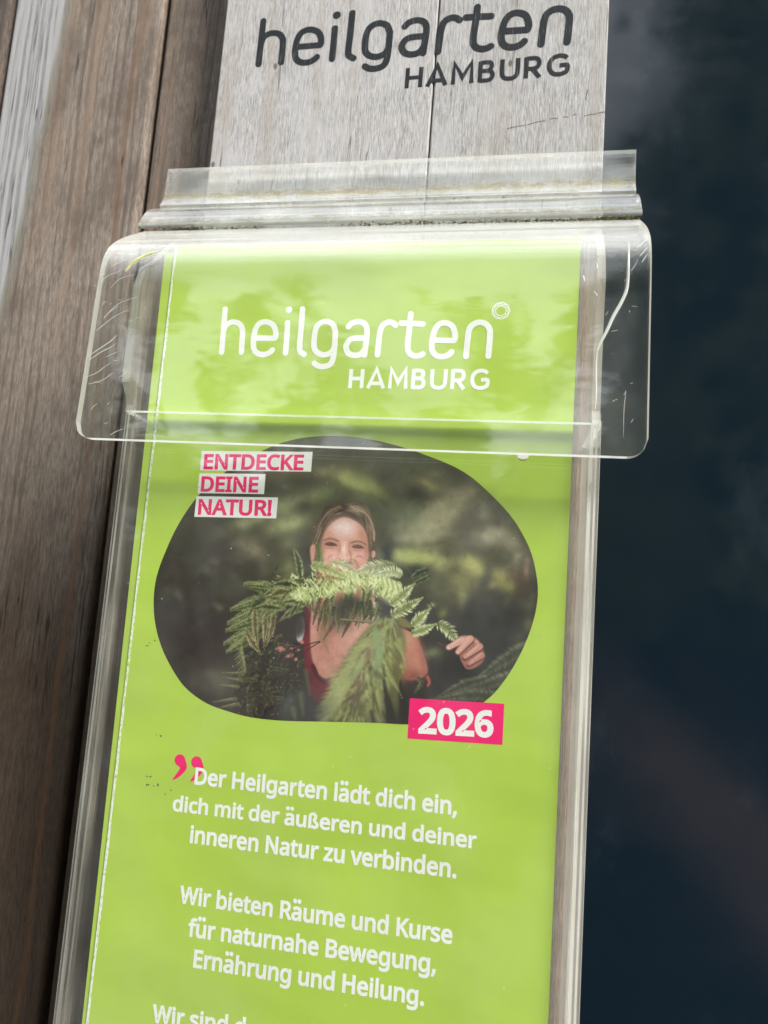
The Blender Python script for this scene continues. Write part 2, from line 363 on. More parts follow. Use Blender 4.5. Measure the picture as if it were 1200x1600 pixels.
class Canvas:
    def __init__(s):
        s.w = int((PX1-PX0)*PS)+1; s.h = int((PY1-PY0)*PS)+1
        s.X, s.Y = np.meshgrid(PX0+np.arange(s.w)/PS, PY0+np.arange(s.h)/PS)
        s.c = np.zeros((s.h, s.w, 3)); s.c[:] = (58, 52, 46)
    def box(s, x0, y0, x1, y1):
        a = max(0, int((x0-PX0)*PS)); b = min(s.w, int((x1-PX0)*PS)+2)
        c = max(0, int((y0-PY0)*PS)); d = min(s.h, int((y1-PY0)*PS)+2)
        return (slice(c, d), slice(a, b)) if b > a and d > c else None
    def mix(s, sl, m, col):
        v = s.c[sl]; v += m[..., None]*(np.array(col, float)-v)
    def blob(s, x, y, rx, ry, ang, col, a=1.0, pw=1.0):
        R = max(rx, ry)*2.6
        sl = s.box(x-R, y-R, x+R, y+R)
        if sl is None: return
        ca, sa = math.cos(math.radians(ang)), math.sin(math.radians(ang))
        dx, dy = s.X[sl]-x, s.Y[sl]-y
        u = (dx*ca+dy*sa)/rx; v = (-dx*sa+dy*ca)/ry
        s.mix(sl, a*np.exp(-(u*u+v*v)**pw), col)
    def poly(s, pts, col, soft=0.6, a=1.0, smooth=True):
        p = smooth_closed(pts) if smooth else np.array(pts, float)
        g = soft*3+1
        sl = s.box(p[:, 0].min()-g, p[:, 1].min()-g, p[:, 0].max()+g, p[:, 1].max()+g)
        if sl is None: return
        m = gblur(inside(p, s.X[sl], s.Y[sl]).astype(float), soft*PS)
        s.mix(sl, m*a, col)
    def dab(s, p, q, w0, w1, col, a=1.0, soft=0.45):
        g = max(w0, w1)+soft+1
        sl = s.box(min(p[0], q[0])-g, min(p[1], q[1])-g, max(p[0], q[0])+g, max(p[1], q[1])+g)
        if sl is None: return
        dx, dy = q[0]-p[0], q[1]-p[1]; L = dx*dx+dy*dy+1e-9
        t = np.clip(((s.X[sl]-p[0])*dx+(s.Y[sl]-p[1])*dy)/L, 0, 1)
        d = np.hypot(s.X[sl]-p[0]-t*dx, s.Y[sl]-p[1]-t*dy)
        m = np.clip((w0+(w1-w0)*t-d)/(2*soft)+0.5, 0, 1)
        s.mix(sl, m*a, col)
    def line(s, pts, w0, w1, col, a=1.0, soft=0.45):
        P = smooth_open(pts, 5); n = len(P)-1
        for i in range(n):
            s.dab(P[i], P[i+1], w0+(w1-w0)*i/n, w0+(w1-w0)*(i+1)/n, col, a, soft)
    def frond(s, rng, pts, ln, col, gap=3.0, wid=1.1, lean=55, var=18, tip=None, both=True, side=1, a=1.0, soft=0.45, sub=False, taper=1.0):
        """a fern frond along pts: leaflets on both sides, length falling to the tip"""
        P = smooth_open(pts, 8)
        seg = np.hypot(*np.diff(P, axis=0).T); cum = np.r_[0, np.cumsum(seg)]
        T = cum[-1]; n = max(3, int(T/gap))
        tip = col if tip is None else tip
        for i in range(n+1):
            u = i/n; d = u*T
            j = min(len(seg)-1, int(np.searchsorted(cum, d, side='right')-1))
            f = (d-cum[j])/(seg[j]+1e-9)
            p = P[j]+(P[j+1]-P[j])*f
            th = math.atan2(*(P[j+1]-P[j])[::-1])
            L = ln*(0.55+0.6*u if u < 0.3 else 0.73)*(1-max(0, (u-0.3)/0.7)**1.25*taper)*rng.uniform(.85, 1.12)*1.3
            for sd in ((1, -1) if both else (side,)):
                an = th+sd*math.radians(lean+rng.uniform(-7, 7))
                m = p+np.array((math.cos(an), math.sin(an)))*L*0.55
                an2 = an-sd*math.radians(14)
                q = m+np.array((math.cos(an2), math.sin(an2)))*L*0.45
                k = rng.uniform(-var, var); k2 = -14 if sd < 0 else 6
                c1 = np.clip(np.array(col)+k+k2, 8, 250); c2 = np.clip(np.array(tip)+k+k2, 8, 250)
                s.dab(p, m, wid*1.05, wid, c1, a, soft); s.dab(m, q, wid, wid*0.25, c2, a, soft)
                if sub and L > 6:
                    for h in range(1, int(L/2.1)):
                        b = p+(q-p)*(h*2.1/L)
                        for e in (1, -1):
                            a3 = an+e*1.0
                            s.dab(b, b+np.array((math.cos(a3), math.sin(a3)))*2.0*(1-h*2.1/L*0.6), .55, .25, c2+rng.uniform(-22, 14), a*.9, .4)
        s.line(pts, wid*0.6, wid*0.3, np.array(col)*0.72, a, soft)

def paint():
    rng = np.random.default_rng(7)
    c = Canvas()
    B = c.blob
    # blurred undergrowth behind the woman
    for b in [
        (300,860,70,110,10,(62,56,49),1),(290,960,60,80,0,(55,48,43),1),(330,1000,50,40,0,(56,44,38),.9),
        (500,700,90,16,2,(84,82,76),.9),(640,720,40,14,12,(72,74,76),.9),(430,740,50,22,0,(98,86,72),.9),
        (470,757,26,12,0,(62,53,46),.9),(505,738,16,9,5,(120,118,76),.9),(540,735,30,12,0,(84,74,62),.8),
        (553,752,34,13,22,(142,144,92),1),(592,771,26,13,30,(138,142,90),1),(612,748,14,18,10,(66,62,54),1),(618,765,10,14,0,(62,60,54),.9),
        (497,772,26,11,-8,(122,128,88),1),(440,790,40,14,-14,(128,132,92),1),(470,810,30,13,-20,(116,122,84),.9),(445,818,26,10,-16,(150,154,112),.8),
        (475,798,14,9,20,(66,60,50),1),(565,778,26,10,10,(84,84,66),.9),(392,812,34,14,-22,(118,118,88),.8),(388,842,30,12,20,(92,86,70),.7),
        (455,836,26,8,-12,(74,66,54),.9),(452,850,14,10,0,(110,116,84),.7),(452,890,15,17,0,(138,146,92),.95),(478,862,14,22,5,(50,45,42),1),
        (400,862,32,10,24,(118,108,90),.9),(412,884,8,16,0,(100,100,84),.8),(430,870,18,16,0,(62,58,48),.6),(368,905,16,6,40,(78,78,70),.6),
        (279,932,6,15,-28,(88,84,70),.9),(262,920,4,8,-20,(78,74,64),.7),(341,948,9,5,30,(112,104,84),.9),(334,876,8,6,20,(92,84,70),.8),(324,893,5,7,10,(80,80,74),.8),
        (640,745,26,18,0,(66,62,56),.9),(668,757,20,12,18,(132,128,82),.95),(680,740,12,6,10,(96,96,72),.9),(690,752,18,5,10,(60,56,48),.9),
        (649,773,17,13,15,(55,54,54),1),(718,738,20,10,30,(58,55,48),.9),(640,800,22,16,0,(98,104,84),.9),(628,822,24,12,-10,(112,118,92),.8),(605,800,20,16,0,(96,104,84),.7),
        (672,815,36,26,-20,(150,144,118),1),(705,790,36,20,-28,(152,146,120),1),(660,840,40,14,-5,(140,138,112),.9),(737,768,20,10,35,(118,104,82),.9),
        (742,785,10,10,40,(100,90,76),.8),(726,806,10,18,-20,(104,96,86),.8),(738,828,12,16,0,(104,96,86),.8),(755,800,16,24,-30,(136,130,116),.9),
        (786,808,14,18,-40,(82,78,74),.9),(770,838,24,12,-10,(152,146,124),1),(800,850,18,16,30,(128,118,102),.9),(806,876,9,18,10,(136,128,112),.9),
        (795,842,10,12,20,(100,92,82),.6),(735,850,40,10,0,(110,104,92),.6),(824,880,6,16,0,(140,120,108),.8),
        (648,872,50,11,3,(168,172,112),1),(690,885,12,12,0,(170,174,120),.95),(625,862,30,9,4,(140,146,100),.9),(668,858,30,6,-3,(132,134,96),.8),
        (712,868,12,14,10,(106,98,66),.8),(735,880,16,13,20,(166,166,104),1),(746,893,9,9,40,(160,160,104),.9),(712,905,26,22,0,(112,108,74),.9),
        (780,900,14,16,15,(142,136,84),.95),(797,916,13,12,25,(136,130,78),.95),(770,915,12,8,10,(142,136,92),.8),(722,930,8,22,0,(122,120,88),.9),(740,910,12,10,0,(116,108,72),.8),
        (792,936,6,14,10,(116,108,84),.8),(758,910,6,14,8,(58,52,50),1),(777,931,18,9,10,(48,46,47),1),(815,905,11,18,8,(74,48,46),1),(800,890,5,14,0,(84,58,54),.9),(822,893,3.5,11,0,(150,118,104),.9),
        (824,948,16,10,0,(104,102,78),.9),(832,930,10,6,0,(110,106,84),.6),(700,935,20,30,0,(84,84,64),.7),(680,915,20,20,0,(92,96,72),.7),
        (790,968,44,26,0,(44,42,43),1),(745,960,34,22,0,(46,44,44),1),(715,980,30,22,0,(48,46,42),.9),(700,1040,60,40,0,(44,40,38),1),(760,1020,40,40,0,(48,46,42),1),
        (826,975,10,14,10,(88,88,66),.9),(812,1000,14,12,0,(70,72,56),.8),(675,1020,15,9,-15,(108,112,76),.9),
        (604,868,10,24,0,(46,48,54),1),(616,880,14,16,0,(56,58,60),.7),(594,850,7,20,0,(58,54,52),.9),
        (345,1062,26,20,0,(100,96,78),.9),(300,1060,26,16,30,(72,68,58),.8),(372,1040,10,14,0,(84,80,64),.5)]:
        B(*b)
    for b in [(440,788,44,9,-14,(142,146,104),.7),(388,815,36,10,-22,(134,134,102),.7),(445,822,28,9,-14,(160,164,120),.7),(505,770,22,9,-14,(126,132,94),.6),(556,752,36,10,22,(154,156,102),.8),
              (672,815,30,18,-22,(166,160,132),.8),(700,795,34,16,-24,(160,154,128),.7),(650,838,36,10,-6,(150,150,122),.7),(648,872,46,8,3,(178,182,122),.8),(736,880,14,10,20,(174,174,112),.8),(768,835,22,9,-8,(162,156,134),.7),
              (720,905,20,14,0,(128,124,86),.6),(722,930,8,20,0,(132,130,98),.6),(800,850,14,12,30,(140,130,112),.6),(630,765,12,30,10,(74,72,62),.5)]: B(*b)
    n = rng.normal(0, 1, (c.h, c.w)); n = gblur(n, 5); n /= n.std()
    n2 = gblur(rng.normal(0, 1, (c.h, c.w)), 14); n2 /= n2.std()
    c.c *= (1+0.035*n+0.05*n2)[..., None]
    for k in range(150):     # soft leafy texture of the undergrowth
        x, y = rng.uniform(250, 840), rng.uniform(690, 1000); an = rng.uniform(-50, 40)
        l = c.c[int((y-PY0)*PS), int((min(x, PX1-1)-PX0)*PS)]
        B(x, y, rng.uniform(8, 20), rng.uniform(2.5, 5), an, np.clip(l*rng.choice([.72, 1.22])+rng.uniform(-4, 6), 20, 200), .45)
    lum = c.c.mean(2, keepdims=True)
    c.c = (c.c*.86+lum*.14)*1.10+np.array((5, 5, 3))*np.clip((lum-60)/60, 0, 1.4)*2
    bg = gblur(c.c, 2.2*PS)
    msk = np.clip((c.X-330)/120, 0, 1)*np.clip((960-c.Y)/90, 0, 1)
    c.c = bg+(np.array((118,118,92))-bg)*(msk*.46*np.clip((160-bg.mean(2))/90, 0, 1))[..., None]
    for b in [(672,818,36,22,-25,(160,156,126),.6),(702,790,30,18,-30,(158,152,124),.6),(770,838,22,15,-10,(160,152,132),.6),(648,872,46,12,3,(172,178,116),.65),(735,882,17,14,10,(170,170,110),.65),(748,892,10,11,30,(160,160,104),.5),
              (440,800,34,20,-20,(140,144,108),.5),(455,822,24,12,-15,(154,158,116),.5),(565,757,34,16,22,(146,150,98),.55),(510,770,24,14,-10,(128,134,98),.5),(640,805,18,22,0,(112,122,96),.5),(725,915,16,20,10,(126,124,84),.5),
              (400,865,30,12,22,(122,114,94),.5),(790,912,14,13,20,(140,134,82),.5),(650,772,15,11,20,(62,60,58),.6),(716,742,18,10,30,(62,58,52),.6),(478,752,22,10,0,(66,58,50),.6),(600,745,12,16,10,(70,66,58),.6),(475,790,12,9,0,(72,66,54),.55),(604,868,9,22,0,(46,48,54),.8),(480,862,11,20,5,(50,45,42),.8)]: B(*b)
    for k in range(240):     # out-of-focus leaf edges
        x, y = rng.uniform(370, 840), rng.uniform(690, 950); an = rng.uniform(0, 180)
        l = c.c[int((y-PY0)*PS), int((min(x, PX1-1)-PX0)*PS)]
        B(x, y, rng.uniform(3, 9), rng.uniform(2, 4.5), an, np.clip(l*rng.choice([.82, 1.14]), 20, 200), .4)
    # body: vest, shirt, chest, upper arm
    c.poly([(455,945),(480,930),(600,930),(640,945),(650,990),(620,1000),(520,1130),(455,1130),(440,1060),(440,1000)], (56,48,46), 2)
    c.poly([(590,935),(625,945),(645,980),(610,988),(592,985)], (66,58,64), 1.2)
    c.poly([(474,955),(489,950),(492,1040),(514,1070),(548,1062),(540,1100),(500,1105),(478,1060)], (112,34,48), 1)
    c.poly([(486,962),(498,930),(578,928),(586,960),(604,978),(628,985),(606,1020),(560,1050),(516,1062),(494,1048),(485,1010)], (206,156,142), 1)
    B(512,1010,26,32,10,(188,132,120),.8); B(560,1000,34,20,-20,(222,172,158),.8); B(528,1052,20,9,-15,(170,112,104),.8); B(570,948,12,22,0,(208,166,142),.8)
    c.poly([(462,978),(473,962),(476,985),(470,1004),(464,1000)], (214,216,226), .7)
    c.poly([(583,942),(590,950),(594,985),(583,984)], (214,214,222), .7)
    c.line([(489,1040),(498,1060),(514,1070)], 3, 2.4, (92,26,44), 1, 1)
    c.line([(512,1062),(535,1054),(548,1042)], 2, 1, (96,28,44), 1, .8)
    c.poly([(618,985),(640,985),(652,996),(661,1022),(668,1050),(650,1062),(628,1058),(610,1030)], (196,138,118), 1.1)
    B(632,1000,12,12,0,(212,172,138),.9); B(655,1020,8,26,-15,(206,140,122),.8); B(642,1056,22,10,0,(140,82,74),.9); B(630,1045,10,18,0,(168,108,96),.7)
    for k in range(70):
        x, y = rng.uniform(616, 664), rng.uniform(988, 1058); B(x, y, rng.uniform(1.5, 5), rng.uniform(1.5, 4), rng.uniform(0, 180), [(214,164,140),(172,112,96),(196,136,116)][k % 3], .14)
    for k in range(120):
        x, y = rng.uniform(490, 620), rng.uniform(940, 1055); l = c.c[int((y-PY0)*PS), int((x-PX0)*PS)]
        B(x, y, rng.uniform(2, 7), rng.uniform(1.5, 5), rng.uniform(0, 180), np.clip(l*rng.choice([.84, 1.10]), 20, 240), .3)
    B(660,1030,5,30,-14,(150,92,80),.5); B(616,1020,6,34,0,(150,96,84),.5)
    # the arm glimpsed through the leaves
    for (x,y,r,s_) in [(438,1014,8,5),(452,1008,6,6),(462,1014,7,4),(447,1024,7,4),(438,1029,4,3),(430,1036,3,2),(462,1030,3,3),(446,1048,4,3),(470,1003,5,3),(455,1022,4,3)]:
        c.poly([(x-r,y),(x,y-s_),(x+r,y-1),(x+r*.6,y+s_),(x-r*.5,y+s_*.8)], (206,136,126), .7)
    # neck, head
    c.poly([(500,890),(575,890),(578,940),(500,940)], (176,124,104), 2)
    c.poly([(486,870),(487,846),(490,826),(499,806),(512,792),(528,784.5),(545,783),(562,787),(575,797),(584,813),(587,833),(586,850),(588,866),(580,884),(500,886),(488,880)], (98,80,68), .8)
    for k in range(46):   # hair strands, combed back from a parting
        t = k/45
        if t < .42:
            x0, y0 = 536-rng.uniform(0, 4), 790+rng.uniform(0, 14); x1 = 490+rng.uniform(-2, 14); y1 = 835+rng.uniform(-6, 22)
            mid = (505+rng.uniform(0, 14), 797+rng.uniform(-4, 14))
        else:
            x0, y0 = 540+rng.uniform(0, 5), 788+rng.uniform(0, 12); x1 = 583+rng.uniform(-9, 3); y1 = 838+rng.uniform(-8, 24)
            mid = (566+rng.uniform(-2, 9), 794+rng.uniform(-4, 14))
        g = rng.choice([(150,128,112),(168,148,130),(120,98,82),(76,58,48),(60,46,40),(138,116,98)])
        c.line([(x0,y0),mid,(x1,y1)], .8, .6, g, .7, .5)
    B(557,797,12,7,35,(192,174,156),.75); B(580,822,4,12,-8,(172,152,132),.6); B(515,803,9,4,-40,(152,130,112),.6); B(536,793,5,5,0,(66,52,46),.7); B(552,806,10,3.5,25,(62,48,42),.7)
    face = [(503,868),(501,852),(504,838),(509,826),(518,815),(529,809),(538,807.5),(550,811),(562,818),(570,828),(574.5,842),(576,858),(575,872),(568,888),(545,898),(520,894),(508,884)]
    c.poly(face, (220,168,152), .8)
    B(537,825,20,14,0,(236,200,196),.95); B(512,838,7,12,15,(204,148,122),.7); B(566,836,6,14,-10,(200,144,122),.8)
    B(514,866,11,8,0,(226,172,166),.85); B(564,868,11,9,0,(222,164,156),.85); B(537,858,5,13,3,(240,206,196),.9); B(573,860,4,18,0,(182,128,112),.7)
    B(505,858,4,14,0,(190,136,118),.7); B(540,892,26,7,0,(170,112,98),.8)
    B(537,822,17,11,0,(246,218,216),.8); B(518,868,8,6,0,(238,190,182),.7); B(560,870,8,6,0,(236,184,176),.7)
    c.line([(501,862),(503,842),(509,827),(519,815),(531,808),(539,806)], 1.2, .9, (110,86,72), .35, 2.0)
    c.line([(540,806),(552,810),(564,818),(572,829),(576,845),(577,862)], 1, 1.3, (112,88,74), .35, 2.0)
    for q in range(16):
        u = rng.uniform(0, 1); x0 = 546+rng.uniform(0, 8); c.line([(x0,789+u*4),(570+u*5,800+u*6),(582+u*3,822+u*8),(583+u*2,842+u*4)], .55, .5, [(196,178,160),(170,148,130),(146,122,106)][q % 3], .6, .5)
    for q in range(10):
        u = rng.uniform(0, 1); c.line([(531+u*4,790+u*3),(512-u*3,800+u*4),(500-u*3,822+u*4),(493+u*2,840)], .55, .5, [(176,156,138),(140,118,102),(112,90,76)][q % 3], .6, .5)
    # eyes, brows, nose
    for (x,y,w,an) in [(517,850.5,9.5,7),(559,854.5,9.5,4)]:
        B(x,y-1.5,w*1.1,4.6,an,(176,122,108),.7)
        ca, sa = math.cos(math.radians(an)), math.sin(math.radians(an))
        c.line([(x-w*ca,y-w*sa+1.2),(x-w*.4,y-2.2),(x+w*.4,y-1.4),(x+w*ca,y+w*sa+1)], .75, .75, (88,60,54), .9, .8)
        c.line([(x-w*.75,y+.4),(x,y+1.6),(x+w*.75,y+1.2)], 1.1, 1.0, (98,72,68), .85, .7)
        B(x+.5,y-.1,3.0,1.9,0,(58,42,42),.95,1.2); c.dab((x+1,y-.9),(x+1.2,y-.8),.45,.4,(210,196,196),.8)
        c.line([(x-w*.8,y+4.6),(x,y+6),(x+w*.85,y+4.6)], .7, .6, (186,126,116), .7, .8)
    c.line([(506,844.5),(512,842),(520,842),(529,846)], .8, 1.2, (140,100,86), .7, 1.2)
    c.line([(547,848.5),(556,846),(564,846.8),(572,851)], 1.3, .8, (136,96,84), .7, 1.2)
    c.line([(530,846),(531,858),(527,868)], 1, 1.4, (192,138,124), .5, 1.4); c.line([(547,848),(546,860),(549,868)], 1, 1.6, (184,128,114), .6, 1.4)
    B(538,872,6,3.6,4,(238,198,186),.8); c.line([(530,873),(533,876.5),(537,876)], 1, 1, (140,88,78), .8, .8)
    for sd, x0 in ((-1, 508), (1, 569)):
        for q in range(3): c.line([(x0,853+q*2.2),(x0+sd*3,853+q*3.2-1)], .5, .35, (190,132,116), .4, .7)
    c.line([(512,872),(517,868),(524,867)], 1, .8, (196,128,112), .5, 1.2); c.line([(555,870),(562,869),(568,872)], 1, .8, (190,122,108), .5, 1.2)
    for k in range(90):
        x, y = 537+rng.normal(0, 18), 846+rng.normal(0, 16)
        B(x, y, rng.uniform(1.5, 4), rng.uniform(1.2, 3), rng.uniform(0, 180), rng.choice([(236,190,176),(200,142,124),(224,172,156)]), .16)
    B(542,879,7,2.6,8,(74,44,44),.95); c.line([(546,877),(549,873),(547.5,868)], 1, .7, (170,112,100), .7, .8)
    c.line([(526,872),(521,878),(517,886)], .8, .8, (178,116,104), .7, .9); c.line([(553,874),(558,880),(561,888)], .8, .8, (172,112,100), .7, .9)
    c.poly([(485,855),(490,850),(493,858),(491,874),(487,880),(485,868)], (206,154,138), .7); c.poly([(581,862),(585,860),(587,866),(584,872),(581,870)], (214,158,140), .6)
    B(524,868,6,5,0,(240,196,188),.55); B(552,869,6,5,0,(238,192,184),.55); B(539,826,13,8,0,(248,224,222),.55); B(538,858,3,9,2,(246,216,208),.6)
    # dark mass of shaded fern on the left
    c.poly([(395,960),(430,935),(470,935),(478,985),(455,1000),(425,1005),(460,1040),(485,1055),(470,1090),(445,1126),(360,1112),(368,1070),(378,1020)], (60,50,42), 4, .92)
    for k in range(420):
        x, y = rng.uniform(362, 470), rng.uniform(960, 1122)
        if y < 1040 and x > 425: continue
        an = rng.uniform(0, 6.28); l = rng.uniform(1.5, 4.5)
        g = [(44,36,32),(84,80,56),(110,108,78),(70,56,46),(140,138,110),(52,44,38)][int(rng.choice(6, p=[.3,.22,.13,.2,.05,.1]))]
        c.dab((x,y),(x+l*math.cos(an),y+l*math.sin(an)), 1.1, .4, g, .85)
    F = c.frond
    for k in range(95):
        bx, by = rng.uniform(385, 478), rng.uniform(985, 1105); an = math.radians(rng.uniform(85, 185)); L = rng.uniform(16, 34)
        tx, ty = bx+L*math.cos(an), by+L*math.sin(an)
        if tx < 352+max(0, 1040-ty)*.2: continue
        g = [(58,54,40),(74,76,52),(66,52,42),(94,94,64),(50,44,38),(118,112,80)][int(rng.choice(6, p=[.22,.22,.2,.14,.14,.08]))]
        F(rng, [(bx,by),((bx+tx)/2-2,(by+ty)/2-3),(tx,ty)], rng.uniform(4, 7), np.array(g)*.85, gap=3.0, wid=.8, lean=50, tip=np.array(g)*1.15+4, var=16)
    for k in range(150):
        x, y = rng.uniform(372, 470), rng.uniform(1000, 1120); an = rng.uniform(1.2, 3.0); l = rng.uniform(1.5, 4.5)
        c.dab((x,y),(x+l*math.cos(an),y+l*math.sin(an)), 1.0, .3, [(150,150,112),(122,124,88),(44,36,32),(98,86,64)][int(rng.integers(4))], .75)
    # left fronds, spreading out to pointed tips
    dk, li = (84,90,58), (168,172,128)
    for tipx, tipy, bx, by, m in [(381,912,440,925,6),(360,951,425,940,8),(356,972,420,955,8),(353,984,418,966,8),(350,1004,415,985,8),(354,1017,405,990,7)]:
        mx, my = (tipx+bx)/2, (tipy+by)/2-m
        for q in range(3):
            F(rng, [(bx,by+q*3),(mx,my+q*5),(tipx,tipy+q*2)], 9, (dk, (64,70,46), (96,100,66))[q], gap=2.4, wid=1.0, lean=62, tip=(134,140,96), var=24)
        c.line([(mx,my),(tipx+8,tipy-3.5),(tipx,tipy)], 1.5, .3, (136,142,100), .8)
        for k in range(12):
            t = k/11; x = mx+(tipx-mx)*t; y = my+(tipy-my)*t-1.5
            c.dab((x,y),(x+1.6,y+4), .7, .3, li, .9)
    for pts in [[(415,930),(400,945),(388,962)],[(440,930),(420,950),(410,975)],[(432,955),(412,975),(400,1000)]]:
        F(rng, pts, 13, (72,80,54), gap=2.3, wid=.9, lean=70, tip=(120,128,90), var=20)
    for pts in [[(398,950),(399,985),(404,1018)],[(415,950),(414,985),(412,1012)],[(428,955),(424,985),(415,1010)],[(386,990),(395,1005),(407,1022)]]:
        F(rng, pts, 9, (124,112,80), gap=2.4, wid=.9, lean=50, tip=(176,166,128), var=26)
    for k in range(9):
        c.line([(384+k*.5-6,1008+k*3.6),(374+k*1.2,1018+k*4.0),(366+k*.9,1026+k*4.6)], 1.4, .4, (156,160,116) if k%2 else (122,128,88), .9)
    for (a,b_) in [((378,1052),(347,1051)),((378,1063),(349,1058)),((372,1073),(343,1070)),((368,1092),(333,1097)),((372,1100),(342,1106))]:
        c.dab(a, b_, 3.0, .3, (112,114,82), .85, .9); c.dab((a[0]-5,a[1]-1.2), b_, .9, .3, (150,152,114), .8)
        for k in range(6):
            t = k/6; x = a[0]+(b_[0]-a[0])*t; y = a[1]+(b_[1]-a[1])*t; c.dab((x,y),(x-3,y+3.2*(1-t)), .5, .25, (74,74,54), .8)
    # upright little fronds in front of the face
    F(rng, [(470,905),(466,876),(456,850)], 9, (82,96,62), gap=3.2, wid=1.0, lean=62, tip=(170,176,140))
    F(rng, [(497,886),(499,866),(496,845)], 10, (112,126,78), gap=2.8, wid=1.1, lean=55, tip=(120,132,84))
    for k in range(260):
        x = rng.uniform(425, 520); y = rng.normal(918+(480-x)*.10, 12)
        an = rng.choice([-2.4,-.7,.6,2.6])+rng.uniform(-.4, .4); l = rng.uniform(3, 8)
        g = [(64,70,44),(96,106,64),(132,142,86),(170,178,116),(48,48,36)][int(rng.choice(5, p=[.25,.27,.22,.14,.12]))]
        c.dab((x,y),(x+l*math.cos(an),y+l*math.sin(an)), 1.1, .35, g, .9)
    F(rng, [(478,945),(462,935),(432,942),(412,958)], 12, (118,128,82), gap=2.6, wid=1.0, lean=65, tip=(176,184,132), var=24)
    for k in range(26):      # more fronds spilling left and down from the arch
        bx = rng.uniform(420, 478); by = 922+rng.uniform(-8, 30); an = math.radians(rng.uniform(120, 200)); L = rng.uniform(26, 48)
        tx, ty = bx+L*math.cos(an), by+L*math.sin(an)*.9
        if tx < 366 or ty > 1012: continue
        g = [(70,78,50),(92,98,64),(120,124,82),(108,96,66)][int(rng.integers(4))]
        F(rng, [(bx,by),((bx+tx)/2,(by+ty)/2-4),(tx,ty)], rng.uniform(7, 10), g, gap=2.3, wid=.85, lean=62, tip=(158,162,118), var=26)
    for k in range(9):
        x = 470+k*14; F(rng, [(x,915),(x+rng.uniform(-10,4),934),(x+rng.uniform(-14,2),955)], 8, (96,104,64), gap=2.6, wid=.9, lean=58, tip=(150,158,106), var=24)
    # sunlit band across the mouth
    for (x,y,rx,ry,an) in [(540,899,20,6,8),(500,925,26,8,-6),(530,915,26,9,-12),(556,905,22,10,-4),(585,908,22,14,10),(604,922,18,16,20),(612,935,9,9,0),(472,932,20,7,10),(545,920,14,8,0)]:
        B(x,y,rx,ry,an,(200,210,150),.92,1.5)
    for (x,y,rx,ry,an) in [(540,910,14,6,-12),(566,906,12,5,0),(592,905,16,7,8),(606,925,9,9,0),(512,925,10,4,0)]:
        B(x,y,rx,ry,an,(228,234,188),.85)
    for k in range(420):
        x = rng.uniform(455, 628); y0 = 919-14*math.exp(-((x-555)/40)**2)+max(0, x-590)*.25
        y = rng.normal(y0, 9); an = rng.choice([.9, 1.25, 2.1])+rng.uniform(-.35, .35); l = rng.uniform(4, 9)
        g = [(232,236,196),(204,214,150),(166,178,106),(120,134,72),(76,84,52)][int(rng.choice(5, p=[.28,.30,.22,.14,.06]))]
        c.dab((x,y),(x+l*math.cos(an),y+l*math.sin(an)), 1.2, .4, g, .85)
    F(rng, [(486,884),(512,889),(542,904)], 15, (180,188,128), gap=3.0, wid=1.0, lean=58, tip=(206,212,158))
    F(rng, [(519,878),(538,884),(562,897)], 13, (196,204,158), gap=3.0, wid=1.0, lean=60, tip=(222,226,190))
    F(rng, [(603,882),(582,886),(552,895)], 14, (196,202,158), gap=3.0, wid=1.0, lean=62, tip=(216,220,182))
    F(rng, [(617,884),(604,880),(594,874)], 8, (158,166,112), gap=2.6, wid=.9, lean=55)
    F(rng, [(628,898),(612,893),(585,898)], 12, (206,212,166), gap=3.0, wid=1.2, lean=70, tip=(226,230,196))
    for k in range(11):
        x = 596+k*2.6; c.line([(x,900+k*1.0),(x+3,915+k*.8),(x-2,932+k*.3)], 1.3, .5, (218,224,172) if k % 3 else (168,178,112), .8)
    # bodice shade under the band and hanging leaflets
    B(545,945,22,13,-8,(70,70,66),.92,1.6); B(528,962,16,16,0,(84,84,78),.7)
    for pts in [[(500,935),(494,955),(489,975)],[(512,935),(502,958),(496,985)],[(530,950),(520,975),(505,1000)],[(556,950),(545,972),(535,995)],[(572,940),(574,952),(566,972)]]:
        F(rng, pts, 7, (86,82,58), gap=3, wid=.9, lean=60)
    for k in range(22):
        x, y = rng.uniform(488, 600), rng.uniform(938, 962); L = rng.uniform(16, 40); an = math.radians(rng.uniform(80, 130))
        g = [(74,76,54),(98,100,68),(60,58,44),(128,128,88)][int(rng.integers(4))]
        F(rng, [(x,y),(x+L*.5*math.cos(an)+2,y+L*.5),(x+L*math.cos(an),y+L*math.sin(an))], rng.uniform(5, 8), g, gap=2.7, wid=.9, lean=58, tip=np.array(g)*1.3, var=20, a=.9)
    for k in range(14):
        B(rng.uniform(492, 600), rng.uniform(960, 1050), rng.uniform(4, 12), rng.uniform(2, 6), rng.uniform(0, 180), (178,118,104), .35)
    B(545,948,24,14,-8,(66,66,60),.55,1.4); B(532,966,20,20,0,(92,88,80),.6); B(508,985,10,22,10,(150,104,92),.4)
    c.line([(470,1030),(480,1016),(500,1003)], .8, .7, (66,44,40), .9); c.line([(430,1028),(450,1018),(485,1006),(500,1002)], .9, .7, (62,42,38), .9)
    c.line([(533,968),(560,970),(590,972),(604,975)], 1.7, 1.5, (150,136,112), 1); c.line([(533,969.6),(560,971.6),(590,974)], .6, .6, (86,72,60), .8)
    c.line([(604,976),(630,980),(650,990),(672,996)], 1.6, 1.5, (58,48,40), 1)
    # fronds on the right
    rl, rt = (158,168,112), (212,218,174)
    B(650,893,14,11,0,(52,58,48),.9); F(rng, [(668,890),(655,895),(640,905)], 9, (58,68,50), gap=2.6, wid=1.0, tip=(116,128,96)); F(rng, [(672,900),(655,908),(640,914)], 7, (70,80,58), gap=2.6, wid=.9, tip=(120,130,98))
